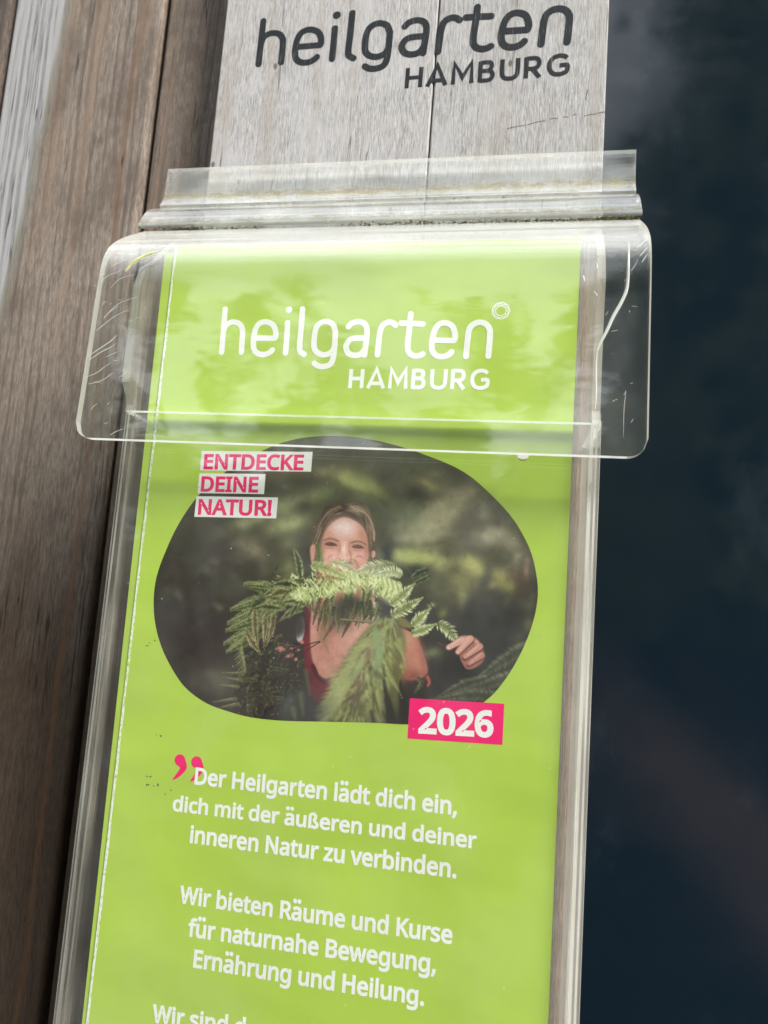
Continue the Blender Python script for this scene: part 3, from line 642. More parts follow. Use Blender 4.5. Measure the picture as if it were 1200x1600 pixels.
    F(rng, [(610,945),(628,930),(648,912)], 15, rl, gap=3.3, wid=1.3, lean=62, tip=rt)
    F(rng, [(612,962),(634,950),(660,934)], 15, rl, gap=3.3, wid=1.3, lean=62, tip=rt)
    F(rng, [(644,978),(654,968),(672,951)], 13, rl, gap=3.1, wid=1.4, lean=62, tip=rt)
    F(rng, [(644,990),(662,984),(681,975)], 12, rl, gap=3.0, wid=1.3, lean=62, tip=rt)
    F(rng, [(684,974),(700,984),(718,1008)], 15, rl, gap=3.3, wid=1.2, lean=60, tip=rt)
    c.poly([(618,966),(632,966),(644,980),(628,980)], (146,138,80), 1.2, .8)
    B(692,959,9,7,-60,(128,128,72),.8); B(674,946,6,4,-20,(176,182,140),.9); c.line([(660,930),(676,950),(684,974),(690,1000)], .8, .8, (52,46,42), .8)
    c.line([(628,878),(640,893),(652,917)], .7, .6, (112,110,90), .7)
    F(rng, [(652,1058),(658,1068),(648,1082)], 7, (110,116,78), gap=2.6, wid=.9)
    c.line([(668,1058),(671,1066),(668,1072)], 2.6, 1.5, (178,96,88), .8)
    # hand
    sk = (216,164,150)
    c.poly([(712,1000),(722,993),(735,994),(747,1000),(756,1018),(757,1030),(745,1042),(731,1046),(722,1036),(716,1018)], (172,118,106), .8)
    for p, q, w0, w1, g in [((722,1000),(702,1011),5.2,4.4,(222,172,162)),((735,998),(716,1018),5.4,4.2,sk),((750,1010),(727,1026),5.0,3.6,(206,152,138)),((753,1024),(733,1037),4.4,3.0,(196,140,128))]:
        c.dab((p[0],p[1]+2.2), (q[0]-.5,q[1]+2.4), w0+.6, w1+.6, (92,54,50), .75, 1.2); c.dab(p, q, w0, w1, g, 1, .8)
        c.dab((p[0]-3,p[1]-2),(q[0]+3,q[1]-2), 1.6, 1.2, (238,200,190), .45, 1.4)
    B(700,1012,3.2,2.6,-30,(240,206,206),.9); B(715,1019,3,2.6,-30,(238,200,196),.9); B(745,1003,4,3,30,(226,180,164),.8); B(729,997,5,3,20,(228,184,168),.8)
    c.line([(684,1004),(692,1008),(698,1009)], 1.2, .8, (120,66,60), .7)
    # blurred foreground fern, centre bottom, painted apart and softened
    keep = c.c.copy()
    r2 = np.random.default_rng(21)
    c.poly([(600,962),(624,975),(634,1000),(630,1030),(628,1080),(612,1129),(508,1129),(512,1100),(528,1050),(550,1010),(576,980)], (112,112,76), 3, .85)
    for k in range(720):
        t = r2.uniform(0, 1)**.85
        sp_ = r2.uniform(-1, 1); cx = 604-58*t; hw = 10+44*t**.8
        x = cx+sp_*hw; y = 966+158*t
        if x > 634+r2.uniform(-3, 6): continue
        an = math.radians(96-sp_*38+r2.uniform(-16, 16)) if sp_ > -.2 else math.radians(128-sp_*22+r2.uniform(-16, 16))
        l = r2.uniform(7, 20)
        g = [(186,190,132),(158,164,106),(118,122,76),(84,82,56),(206,208,158),(112,92,72),(140,146,90)][int(r2.choice(7, p=[.20,.24,.17,.12,.09,.08,.10]))]
        c.dab((x,y),(x+l*math.cos(an),y+l*math.sin(an)), 1.9, .5, g, .7, .8)
    for k in range(34):      # ragged outline
        t = k/33; x = 598-88*t; y = 978+140*t
        c.dab((x+8,y),(x-6-8*t,y+8), 2.6, .5, (168,174,120), .75, 1)
    for (p,q) in [((625,1000),(634,1044)),((628,1040),(630,1052)),((606,1050),(628,1088)),((606,1060),(606,1104)),((590,1080),(597,1126)),((620,1005),(633,1030))]:
        c.dab(p, q, 4.5, .8, (150,154,100), .8, 1.2); c.dab((p[0]-2,p[1]), q, 1.4, .5, (190,194,138), .6, 1)
    for k in range(16):
        t = k/15; x = 560-62*t; y = 1000+105*t
        c.dab((x+14,y),(x-7,y+6), 4, .8, (168,172,118), .75, 1.2)
    c.line([(588,985),(592,1015),(590,1040)], 5, 6, (150,166,124), .7, 2)
    for (x,y,rx,ry,an,g) in [(575,1022,5,12,10,(128,92,80)),(560,1068,8,9,0,(118,90,72)),(590,1055,12,8,30,(92,98,68)),(556,1090,12,9,0,(112,90,74)),(560,1105,14,9,0,(88,84,60)),(530,1085,8,14,20,(188,190,140)),(520,1060,8,14,30,(182,186,134)),(515,1105,10,12,0,(176,180,130)),(576,1108,8,14,0,(156,160,108))]:
        B(x,y,rx,ry,an,g,.7)
    bl = gblur(c.c, .95*PS)
    m = np.zeros((c.h, c.w)); mm = smooth_closed([(604,958),(630,972),(640,1000),(642,1050),(646,1080),(640,1131),(484,1131),(488,1090),(512,1045),(540,1005),(570,976)])
    m = gblur(inside(mm, c.X, c.Y).astype(float), 4*PS)[..., None]
    c.c = keep*(1-m)+bl*m
    for (p,q,w) in [((600,1065),(612,1130),9),((625,1065),(634,1128),10),((580,1112),(584,1130),3)]:
        c.dab(p, q, 2, w, (52,44,42), .85, 2.5)
    F(rng, [(628,1045),(622,1070),(628,1090)], 0.1, (150,152,100), gap=5)
    # lower left blurred tips, right-hand lower fern
    B(475,1110,40,22,0,(62,60,58),.9); B(452,1095,14,26,20,(98,102,104),.6)
    for (p,q,w) in [((478,1048),(484,1085),6),((470,1085),(474,1118),7),((458,1108),(462,1128),6),((505,975),(510,1000),4),((500,990),(514,1020),4)]:
        c.dab(p, q, w*.7, 1.2, (118,126,80), .5, 2.6)
    for pts, ln in (([(842,1000),(790,1030),(735,1070)], 15), ([(815,1050),(770,1066),(715,1080)], 14), ([(780,1088),(735,1086),(672,1094)], 13), ([(760,1060),(720,1072),(684,1090)], 12)):
        F(rng, pts, ln, (86,90,70), gap=4.2, wid=1.7, lean=66, tip=(112,116,92), var=16, soft=1.5, a=.8)
    # dark vignette of shade at the foot, fine print grain
    B(620,1118,40,16,0,(46,42,38),.5)
    for k in range(60):
        x, y = rng.uniform(250, 340), rng.uniform(830, 1060); an = rng.uniform(0, 6.28)
        c.dab((x,y),(x+2.4*math.cos(an),y+2.4*math.sin(an)), .5, .3, (96,92,82), .5)
    c.c = gblur(c.c, .62)
    c.c *= (1+rng.normal(0, .035, (c.h, c.w))+.02*gblur(rng.normal(0, 2, (c.h, c.w)), 1.2))[..., None]
    return c

# ---------------------------------------------------------------- letter outlines (1/1000 em)
import json
GLYPHS = json.loads(r'''[{"!":[181,[[[71,135],[54,480],[126,480],[109,135]],[[90,-9],[79,-8],[69,-5],[60,1],[54,10],[50,22],[48,36],[50,51],[54,63],[60,71],[69,77],[79,80],[90,81],[101,80],[110,77],[119,71],[126,63],[130,51],[132,36],[130,22],[126,10],[119,1],[110,-5],[101,-8]]]],",":[180,[[[28,-87],[34,-60],[40,-32],[47,-3],[53,27],[57,53],[61,78],[124,78],[129,71],[122,46],[114,20],[104,-8],[93,-35],[82,-62],[71,-87]]]],".":[180,[[[89,-9],[79,-8],[69,-5],[60,1],[54,10],[50,22],[48,36],[50,51],[54,63],[60,71],[69,77],[79,80],[89,81],[100,80],[110,77],[119,71],[126,63],[130,51],[132,36],[130,22],[126,10],[119,1],[110,-5],[100,-8]]]],"0":[384,[[[191,-7],[142,1],[102,22],[72,59],[58,87],[47,119],[39,156],[34,196],[33,240],[35,290],[40,334],[49,373],[61,407],[78,435],[99,458],[125,474],[156,484],[191,487],[241,480],[281,458],[312,422],[326,394],[337,362],[345,326],[350,285],[351,240],[349,191],[344,147],[335,108],[322,74],[305,45],[284,23],[258,6],[227,-3]],[[191,44],[224,49],[249,65],[268,92],[281,130],[289,180],[291,240],[289,300],[281,349],[268,388],[249,415],[224,431],[191,437],[159,431],[133,415],[115,388],[102,349],[95,300],[92,240],[95,180],[102,131],[115,93],[133,65],[159,49]]]],"2":[384,[[[32,0],[32,49],[158,176],[181,199],[201,221],[219,240],[234,259],[247,278],[257,296],[264,315],[268,334],[269,355],[267,380],[259,400],[246,415],[229,427],[208,434],[185,436],[162,435],[142,430],[123,424],[105,415],[87,403],[69,390],[38,430],[57,445],[79,458],[102,470],[128,479],[155,484],[185,486],[226,482],[262,471],[291,452],[312,427],[325,396],[330,359],[328,334],[323,311],[314,288],[303,267],[288,245],[271,224],[252,202],[230,179],[207,155],[107,56],[107,54],[349,54],[349,0]]]],"6":[384,[[[200,-7],[171,-4],[143,3],[118,16],[95,34],[75,57],[59,86],[47,120],[39,160],[37,205],[38,239],[41,273],[46,307],[54,339],[65,369],[79,397],[97,423],[119,444],[146,462],[177,475],[214,484],[257,486],[266,486],[277,486],[288,485],[298,484],[308,482],[316,480],[316,430],[307,432],[298,434],[288,436],[278,437],[268,438],[258,438],[229,436],[203,431],[181,422],[162,411],[145,397],[132,380],[121,361],[113,341],[106,318],[101,295],[98,270],[96,244],[100,244],[112,259],[126,272],[143,284],[163,293],[187,298],[214,300],[253,296],[286,283],[314,262],[336,233],[348,197],[353,154],[348,108],[334,69],[311,36],[281,12],[244,-2]],[[199,43],[226,46],[249,55],[268,70],[283,92],[291,120],[294,154],[292,183],[284,207],[271,227],[253,242],[230,251],[201,254],[181,252],[163,248],[146,241],[132,231],[120,220],[110,208],[103,194],[98,180],[97,166],[98,147],[102,128],[108,108],[117,91],[128,75],[142,61],[159,51],[178,45]]]],"A":[429,[[[0,0],[187,482],[242,482],[428,0],[366,0],[308,148],[118,148],[61,0]],[[138,202],[290,202],[236,347],[230,367],[221,396],[214,419],[210,405],[207,392],[203,378],[193,347]]]],"B":[437,[[[65,0],[65,480],[202,480],[257,477],[303,468],[338,453],[364,431],[379,400],[384,361],[382,334],[374,311],[361,290],[343,274],[320,262],[293,255],[293,251],[312,247],[331,241],[348,234],[363,224],[376,212],[386,197],[394,180],[399,160],[400,136],[395,96],[380,63],[356,36],[322,16],[282,4],[234,0]],[[126,275],[214,275],[251,278],[279,284],[299,295],[312,310],[319,330],[322,354],[319,378],[309,397],[294,411],[272,420],[242,426],[205,428],[126,428]],[[126,51],[222,51],[261,54],[290,62],[311,76],[325,94],[333,116],[336,141],[333,165],[324,185],[310,202],[288,215],[257,222],[218,225],[126,225]]]],"C":[424,[[[261,-7],[215,-3],[174,7],[139,24],[109,46],[85,75],[65,109],[52,149],[44,192],[41,240],[44,287],[53,330],[67,368],[88,403],[114,431],[146,455],[183,472],[225,483],[271,486],[320,483],[364,474],[404,458],[379,407],[364,413],[348,420],[330,425],[311,430],[292,432],[271,433],[223,427],[182,410],[149,381],[124,343],[110,296],[105,240],[109,184],[123,137],[146,98],[178,69],[219,52],[270,46],[291,47],[311,49],[330,52],[348,56],[367,60],[385,65],[385,13],[367,7],[348,2],[329,-2],[309,-5],[286,-6]]]],"D":[490,[[[65,0],[65,480],[213,480],[259,477],[301,468],[338,453],[371,432],[398,406],[420,374],[436,336],[446,293],[449,244],[447,198],[439,157],[425,120],[407,88],[383,61],[355,39],[322,22],[285,10],[244,2],[199,0]],[[126,52],[191,52],[261,59],[315,82],[354,120],[378,174],[385,242],[380,301],[364,348],[338,383],[302,408],[258,423],[204,428],[126,428]]]],"E":[373,[[[65,0],[65,480],[333,480],[333,426],[126,426],[126,277],[321,277],[321,224],[126,224],[126,53],[333,53],[333,0]]]],"H":[498,[[[65,0],[65,480],[126,480],[126,277],[371,277],[371,480],[432,480],[432,0],[371,0],[371,224],[126,224],[126,0]]]],"I":[228,[[[27,0],[27,35],[83,48],[83,431],[27,445],[27,480],[200,480],[200,445],[144,431],[144,48],[200,35],[200,0]]]],"K":[416,[[[65,0],[65,480],[126,480],[126,243],[167,289],[208,334],[338,480],[408,480],[218,271],[416,0],[345,0],[175,229],[126,186],[126,0]]]],"N":[510,[[[65,0],[65,480],[135,480],[391,83],[394,83],[392,115],[390,162],[389,178],[389,194],[389,209],[389,480],[445,480],[445,0],[375,0],[118,398],[116,398],[117,381],[118,362],[119,340],[120,316],[121,292],[121,268],[121,0]]]],"R":[418,[[[65,0],[65,480],[197,480],[252,476],[296,464],[329,446],[353,419],[367,385],[372,343],[370,319],[366,298],[358,279],[348,264],[336,250],[322,239],[307,229],[292,221],[276,215],[408,0],[337,0],[221,198],[126,198],[126,0]],[[126,249],[197,249],[233,252],[261,259],[283,272],[298,290],[307,313],[310,340],[306,369],[297,391],[281,407],[259,418],[230,425],[194,427],[126,427]]]],"T":[373,[[[156,0],[156,426],[7,426],[7,480],[366,480],[366,426],[217,426],[217,0]]]],"U":[491,[[[243,-7],[188,-1],[143,15],[107,42],[81,78],[66,121],[60,171],[60,480],[121,480],[121,169],[124,133],[135,102],[152,78],[176,60],[208,49],[246,46],[286,50],[317,61],[341,80],[357,106],[367,135],[370,169],[370,480],[430,480],[430,169],[428,137],[421,107],[410,80],[394,55],[373,34],[348,16],[318,4],[283,-4]]]],"W":[625,[[[135,0],[8,480],[71,480],[146,187],[151,166],[155,146],[160,127],[163,108],[166,90],[169,73],[171,91],[175,110],[179,130],[183,150],[188,170],[194,190],[279,480],[341,480],[429,188],[435,167],[440,147],[445,127],[449,107],[453,89],[455,73],[458,90],[461,108],[465,127],[469,146],[474,167],[479,187],[553,480],[616,480],[488,0],[427,0],[334,314],[323,353],[320,366],[317,377],[314,388],[310,409],[309,401],[306,389],[303,372],[298,352],[293,333],[287,312],[196,0]]]],"a":[377,[[[144,-7],[114,-4],[86,5],[63,19],[45,40],[34,67],[31,100],[36,133],[50,161],[73,183],[106,200],[150,210],[203,215],[265,217],[265,238],[262,265],[256,286],[245,301],[230,311],[212,316],[190,318],[172,317],[154,315],[136,310],[120,304],[104,298],[89,291],[71,335],[87,343],[106,350],[126,357],[148,362],[170,365],[193,366],[233,363],[266,353],[291,337],[308,314],[319,283],[322,245],[322,0],[279,0],[268,51],[265,51],[249,33],[233,19],[216,7],[196,0],[173,-5]],[[158,41],[187,44],[212,52],[234,66],[251,86],[261,112],[264,144],[264,176],[211,174],[171,170],[140,163],[118,152],[103,138],[95,121],[92,99],[94,81],[100,66],[110,55],[124,47],[140,43]]]],"b":[413,[[[228,-7],[201,-5],[178,0],[158,9],[142,20],[128,32],[116,46],[111,46],[99,0],[57,0],[57,510],[116,510],[116,386],[116,371],[116,357],[115,344],[114,331],[114,321],[113,312],[116,312],[128,327],[142,339],[158,351],[178,359],[201,364],[228,366],[269,361],[305,345],[335,319],[358,283],[372,237],[376,180],[372,123],[358,77],[335,40],[305,14],[269,-1]],[[219,42],[248,46],[273,58],[291,78],[304,105],[312,139],[315,181],[311,230],[299,268],[280,295],[253,312],[218,317],[183,313],[157,302],[138,284],[126,258],[119,224],[116,182],[116,179],[119,138],[126,105],[138,78],[157,58],[184,46]]]],"c":[322,[[[201,-7],[171,-5],[143,2],[117,13],[93,28],[74,48],[58,73],[46,103],[39,138],[37,178],[39,220],[47,256],[59,286],[76,311],[96,332],[119,347],[146,358],[174,365],[206,367],[224,366],[241,364],[259,361],[275,357],[288,352],[300,347],[282,298],[271,302],[258,306],[244,310],[230,313],[217,314],[204,315],[166,310],[136,293],[115,266],[102,228],[98,179],[101,139],[110,105],[124,79],[144,60],[170,48],[201,44],[220,45],[237,47],[253,50],[267,55],[281,60],[294,65],[294,13],[282,7],[268,2],[254,-2],[239,-4],[221,-6]]]],"d":[413,[[[185,-7],[143,-2],[107,14],[77,40],[55,76],[41,123],[37,179],[41,236],[55,283],[78,319],[108,346],[144,361],[185,367],[211,365],[234,360],[254,351],[270,340],[285,328],[297,314],[301,314],[299,339],[298,350],[297,359],[297,367],[297,510],[356,510],[356,0],[308,0],[300,48],[297,48],[285,34],[271,21],[254,9],[234,0],[211,-5]],[[194,42],[228,46],[255,56],[274,74],[287,98],[295,129],[298,168],[298,179],[295,220],[288,254],[275,282],[256,302],[229,314],[193,318],[164,313],[140,301],[122,280],[109,252],[101,218],[98,178],[101,138],[109,105],[122,78],[141,58],[165,46]]]],"e":[379,[[[210,-7],[177,-4],[147,3],[120,14],[96,30],[75,51],[59,76],[47,106],[39,140],[37,177],[39,215],[46,249],[57,279],[72,305],[90,326],[112,344],[138,357],[166,364],[196,367],[226,364],[252,358],[276,347],[296,331],[313,312],[327,290],[337,264],[343,235],[345,204],[345,169],[98,169],[102,131],[113,100],[129,76],[152,58],[180,47],[213,44],[235,44],[255,46],[274,50],[292,55],[310,61],[328,69],[328,17],[310,9],[292,4],[274,-1],[255,-4],[234,-6]],[[99,216],[283,216],[280,244],[273,269],[262,290],[245,306],[223,315],[195,318],[169,315],[147,306],[129,291],[114,271],[105,245]]]],"f":[231,[[[73,0],[73,314],[10,314],[10,342],[73,362],[73,383],[77,425],[87,458],[104,483],[127,500],[156,510],[190,514],[204,513],[217,512],[229,510],[241,507],[251,505],[260,502],[244,455],[220,462],[210,464],[201,465],[191,465],[173,463],[158,457],[147,446],[139,430],[134,409],[132,383],[132,360],[223,360],[223,314],[132,314],[132,0]]]],"g":[413,[[[195,-161],[145,-159],[102,-151],[65,-138],[65,-84],[103,-100],[148,-109],[198,-112],[227,-109],[251,-100],[271,-85],[286,-65],[295,-40],[298,-11],[298,3],[298,27],[300,48],[297,48],[268,17],[231,-1],[185,-7],[142,-1],[106,15],[76,42],[54,79],[41,125],[37,179],[41,233],[54,278],[76,316],[106,344],[142,361],[185,367],[208,365],[229,361],[249,353],[267,343],[283,329],[298,312],[301,312],[309,360],[356,360],[356,-6],[352,-53],[338,-92],[317,-122],[286,-144],[245,-157]],[[194,42],[227,45],[253,55],[273,71],[287,94],[295,126],[298,165],[298,179],[295,224],[287,259],[273,285],[252,303],[226,313],[193,317],[165,313],[142,301],[123,281],[109,254],[101,220],[98,179],[101,138],[109,104],[123,77],[141,57],[165,46]]]],"h":[415,[[[57,0],[57,510],[116,510],[116,361],[116,343],[115,326],[113,310],[117,310],[130,327],[146,341],[164,352],[185,360],[206,364],[229,366],[269,363],[302,352],[328,335],[346,310],[357,276],[361,234],[361,0],[302,0],[302,230],[293,278],[266,307],[222,317],[186,313],[158,302],[139,283],[126,257],[119,225],[116,186],[116,0]]]],"i":[173,[[[87,420],[78,421],[70,424],[62,429],[57,436],[54,446],[52,457],[54,469],[57,479],[62,486],[70,491],[78,494],[87,495],[96,494],[104,491],[111,486],[117,479],[120,469],[122,457],[120,446],[117,436],[111,429],[104,424],[96,421]],[[57,0],[57,360],[116,360],[116,0]]]],"l":[173,[[[57,0],[57,510],[116,510],[116,0]]]],"m":[628,[[[57,0],[57,360],[105,360],[113,311],[117,311],[129,328],[144,342],[162,353],[182,361],[202,365],[223,367],[273,360],[310,340],[333,306],[336,306],[350,325],[366,340],[386,352],[407,360],[429,365],[452,367],[489,363],[520,353],[543,335],[560,310],[570,277],[574,234],[574,0],[515,0],[515,232],[507,279],[483,308],[442,317],[410,314],[385,304],[367,287],[355,264],[347,234],[345,199],[345,0],[286,0],[286,232],[278,279],[253,308],[212,317],[180,313],[155,302],[137,283],[125,258],[118,226],[116,187],[116,0]]]],"n":[415,[[[57,0],[57,360],[105,360],[113,311],[117,311],[130,328],[146,342],[165,353],[186,361],[208,365],[230,367],[270,363],[302,353],[328,335],[346,310],[357,277],[361,234],[361,0],[302,0],[302,230],[293,278],[266,307],[222,317],[186,313],[158,302],[139,283],[126,258],[119,226],[116,187],[116,0]]]],"r":[277,[[[57,0],[57,360],[105,360],[112,294],[115,294],[128,313],[143,330],[160,345],[179,357],[201,364],[225,367],[247,366],[267,363],[260,308],[241,312],[221,313],[203,311],[186,306],[169,298],[154,286],[141,272],[131,256],[123,236],[118,215],[116,192],[116,0]]]],"s":[322,[[[148,-7],[124,-6],[102,-4],[83,-1],[66,4],[50,9],[35,16],[35,70],[50,63],[68,56],[87,50],[107,45],[128,42],[149,41],[176,43],[198,47],[214,55],[225,66],[232,79],[234,94],[234,103],[231,111],[227,118],[221,125],[212,133],[200,140],[186,147],[168,155],[146,164],[124,173],[104,182],[86,191],[71,200],[58,211],[48,223],[40,237],[36,253],[34,271],[38,299],[51,323],[72,342],[99,356],[132,364],[169,367],[191,366],[211,364],[231,360],[249,355],[267,350],[284,343],[264,296],[248,301],[233,307],[216,312],[200,315],[183,318],[165,318],[143,317],[124,313],[110,307],[99,298],[93,287],[91,275],[92,265],[95,257],[99,249],[107,243],[116,236],[129,229],[144,222],[162,215],[183,206],[205,198],[225,189],[242,180],[257,170],[269,159],[279,147],[286,133],[290,118],[291,99],[287,67],[274,41],[253,20],[224,5],[189,-4]]]],"t":[242,[[[167,-7],[149,-6],[132,-2],[115,3],[100,11],[87,22],[77,37],[68,55],[63,78],[62,105],[62,314],[11,314],[11,343],[62,366],[86,443],[121,443],[121,360],[225,360],[225,314],[121,314],[121,106],[123,86],[128,70],[137,57],[148,49],[162,43],[177,42],[186,42],[196,43],[205,44],[214,46],[221,47],[228,49],[228,4],[221,1],[212,-1],[201,-4],[189,-5],[178,-6]]]],"u":[415,[[[184,-7],[144,-3],[111,7],[86,25],[68,49],[57,83],[53,124],[53,360],[113,360],[113,128],[122,81],[148,52],[193,42],[229,46],[256,57],[276,76],[289,102],[296,134],[299,173],[299,360],[358,360],[358,0],[310,0],[301,48],[298,48],[285,31],[269,17],[250,6],[229,-1],[207,-5]]]],"v":[341,[[[136,0],[0,360],[63,360],[140,148],[151,115],[162,80],[165,70],[167,61],[169,52],[171,52],[179,81],[182,92],[186,104],[190,116],[201,148],[278,360],[341,360],[204,0]]]],"w":[528,[[[106,1],[7,361],[69,361],[118,169],[123,149],[128,130],[132,110],[136,92],[139,75],[142,61],[144,61],[151,89],[159,125],[162,136],[165,148],[169,158],[232,361],[297,361],[359,158],[364,142],[368,126],[373,108],[377,91],[381,76],[383,62],[385,62],[387,74],[390,90],[395,108],[399,128],[404,148],[410,169],[460,361],[520,361],[420,1],[351,1],[289,203],[284,222],[279,240],[274,258],[265,299],[262,299],[260,288],[257,274],[253,258],[249,240],[244,221],[238,203],[173,1]]]],"z":[316,[[[26,0],[26,39],[220,314],[38,314],[38,360],[285,360],[285,316],[94,46],[289,46],[289,0]]]],"\u00df":[403,[[[111,331],[111,0],[55,0],[55,331],[58,374],[70,408],[90,436],[116,455],[146,467],[180,471],[199,469],[219,466],[237,459],[256,450],[271,438],[285,423],[295,405],[301,384],[303,359],[302,344],[300,332],[297,321],[292,311],[288,302],[282,294],[277,287],[271,279],[267,273],[264,266],[261,258],[260,248],[262,238],[266,228],[271,220],[279,212],[289,205],[299,196],[310,189],[320,181],[331,172],[341,162],[350,151],[357,139],[364,125],[367,110],[368,91],[366,72],[362,54],[353,38],[342,25],[327,14],[311,5],[291,-1],[269,-5],[246,-6],[226,-5],[207,-3],[189,1],[174,6],[160,13],[150,18],[171,68],[179,63],[188,58],[198,53],[211,49],[226,47],[242,46],[262,47],[279,51],[293,58],[304,69],[310,80],[312,95],[311,107],[307,118],[301,127],[293,136],[284,144],[274,153],[263,160],[252,168],[241,177],[231,186],[222,196],[215,207],[208,219],[205,233],[204,248],[204,260],[206,271],[210,279],[215,287],[220,294],[226,300],[232,308],[237,315],[241,322],[246,332],[248,342],[248,354],[246,374],[239,391],[228,404],[214,412],[198,417],[180,419],[159,416],[142,409],[129,397],[119,381],[113,359]]]]," ":[175,[]]},{}]''')

# ---------------------------------------------------------------- the wall: planks, grey boards of the sign, dark panel
Z0, Z1 = -175, 270
rnd = random.Random(4)
def plank(label, x0, x1, y, mat, thick=22, group='weathered planks of the wall'):
    b = MB(); b.box((x0, y, Z0), (x1, y+thick, Z1), 0, 1.6)
    return tag(b.build('plank', mat, None, loc=((x0+x1)/2, y+thick/2, (Z0+Z1)/2)), label, 'plank', group)
YP = 34
k = (D+YP)/(D+30)
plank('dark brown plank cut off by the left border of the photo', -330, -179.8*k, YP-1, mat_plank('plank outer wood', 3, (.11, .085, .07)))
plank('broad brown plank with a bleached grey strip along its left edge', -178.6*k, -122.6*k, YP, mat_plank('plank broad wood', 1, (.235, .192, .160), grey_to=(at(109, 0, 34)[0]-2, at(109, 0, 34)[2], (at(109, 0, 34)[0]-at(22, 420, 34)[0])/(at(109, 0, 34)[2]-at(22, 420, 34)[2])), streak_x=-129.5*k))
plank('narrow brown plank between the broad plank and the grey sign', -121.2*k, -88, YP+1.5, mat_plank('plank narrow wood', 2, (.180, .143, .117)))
bk = MB(); bk.box((-340, YP+26, Z0), (200, YP+30, Z1))
tag(bk.build('backing_board', mat_plain('backing', (.012, .010, .009), .9), loc=(-70, YP+28, 45)), 'black backing showing in the gaps between brown planks', 'board')

YB = 25                                             # front of the grey sign boards
sign = thing('wooden_sign', 'grey weathered wooden sign with dark lettering above the clear leaflet box', 'sign', (-39, YB, 60))
xl = at(341, 130, YB)[0]; xr = at(947.5, 120, YB)[0]; xg0 = at(677.2, 120, YB)[0]; xg1 = at(679.4, 120, YB)[0]
b = MB(); b.box((xl, YB, Z0+5), (xg0-.02, YB+8.5, Z1), 0, .5); b.build('board', mat_grey_board('sign wood a', 1, (.430, .418, .415)), sign)
b = MB(); b.box((xg1-.02, YB+.02, Z0+5), (xr, YB+8.5, Z1), 0, .5); b.build('board', mat_grey_board('sign wood b', 2, (.405, .395, .39)), sign)
b = MB(); b.box((xg0-3, YB+8.6, Z0+5), (xg1+3, YB+9, Z1)); b.build('gap_strip', mat_plain('gap brown', (.045, .028, .016), .9), sign)

# dark glossy panel at the right
t = NT('dark lacquer')
rr = t.map(t.noise(t.pos((.025, .03, .03)), 1, 5, .6), .35, .72, .05, .22)
v1 = t.voro(t.pos((.15,)*3)); r1 = t.xyz(t.voro(t.pos((.15,)*3), 1, 'Color'))
dots = t.m('MULTIPLY', t.map(v1, t.m('MULTIPLY', r1[1], .03), t.m('ADD', .012, t.m('MULTIPLY', r1[1], .065)), 1, 0), t.map(r1[0], .55, .60))
sm = t.map(t.noise(t.pos((.03, .05, .018), (3, 1, 2)), 1, 6, .65), .52, .82, 0, .06)
base = t.mix(t.m('ADD', t.m('MULTIPLY', dots, t.m('MULTIPLY', r1[2], .34)), sm, clamp=True), (.0045, .0110, .0180), (.22, .28, .33))
b = MB(); b.box((xr-6, YB+9.2, Z0), (210, YB+14, Z1), 0, .6)
panel = b.build('dark_panel', t.done(t.principled(base, rr, .5, coat=.0)), None, loc=(115, YB+11, 45))
tag(panel, 'glossy blue-black panel beside the grey sign', 'panel')

# ---------------------------------------------------------------- lettering tools
GN, GI = GLYPHS
def shift(ps, dx, dy, s=1.0): return [[(x*s+dx, y*s+dy) for x, y in p] for p in ps]
_dot = [[(x, y) for x, y in GN['.'][1][0]]]
_dx = sum(x for x, y in _dot[0])/len(_dot[0]); _dy = sum(y for x, y in _dot[0])/len(_dot[0])
def umlaut(c):
    a, ps = GN[c]
    xs = [x for p in ps for x, y in p]; m = (min(xs)+max(xs))/2
    return [a, ps+shift(_dot, m-72-_dx, 505-_dy+30, 1)+shift(_dot, m+72-_dx, 505-_dy+30, 1)]
GN['ä'] = umlaut('a'); GN['ü'] = umlaut('u')
def fatten(p, d):
    """push a glyph outline outwards (ink is on its right-hand side)"""
    P = np.array(p, float); keep = np.hypot(*(P-np.roll(P, 1, 0)).T) > 1e-6; P = P[keep]
    a = P-np.roll(P, 1, 0); b = np.roll(P, -1, 0)-P
    na = np.c_[-a[:, 1], a[:, 0]]/np.hypot(*a.T)[:, None]; nb = np.c_[-b[:, 1], b[:, 0]]/np.hypot(*b.T)[:, None]
    m = na+nb; q = np.clip((m*na).sum(1), .45, None)
    return P+d*m/q[:, None]
def text_shapes(s, bold, G, track=0):
    """list of (verts2d, triangles); units 1/1000 em, baseline y = 0"""
    x = 0; out = []
    for ch in s:
        adv, ps = G[ch]
        if ps:
            loops = [fatten(p, bold) for p in ps]
            VV = np.concatenate(loops); ff = []; k_ = 0
            for p in loops: ff.append(list(range(k_, k_+len(p)))); k_ += len(p)
            r = delaunay_2d_cdt([Vector(v) for v in VV], [], ff, 0, 1e-4)
            V = np.array([tuple(v) for v in r[0]]); T3 = [f for f in r[2]]
            C3 = np.array([V[list(f)].mean(0) for f in T3])
            wn = np.zeros(len(C3), bool)
            for p in loops: wn ^= inside(np.asarray(p), C3[:, 0], C3[:, 1])
            out.append((V+np.array([x, 0]), [f for f, k_ in zip(T3, wn) if k_]))
        x += adv+track
    return out, x-track
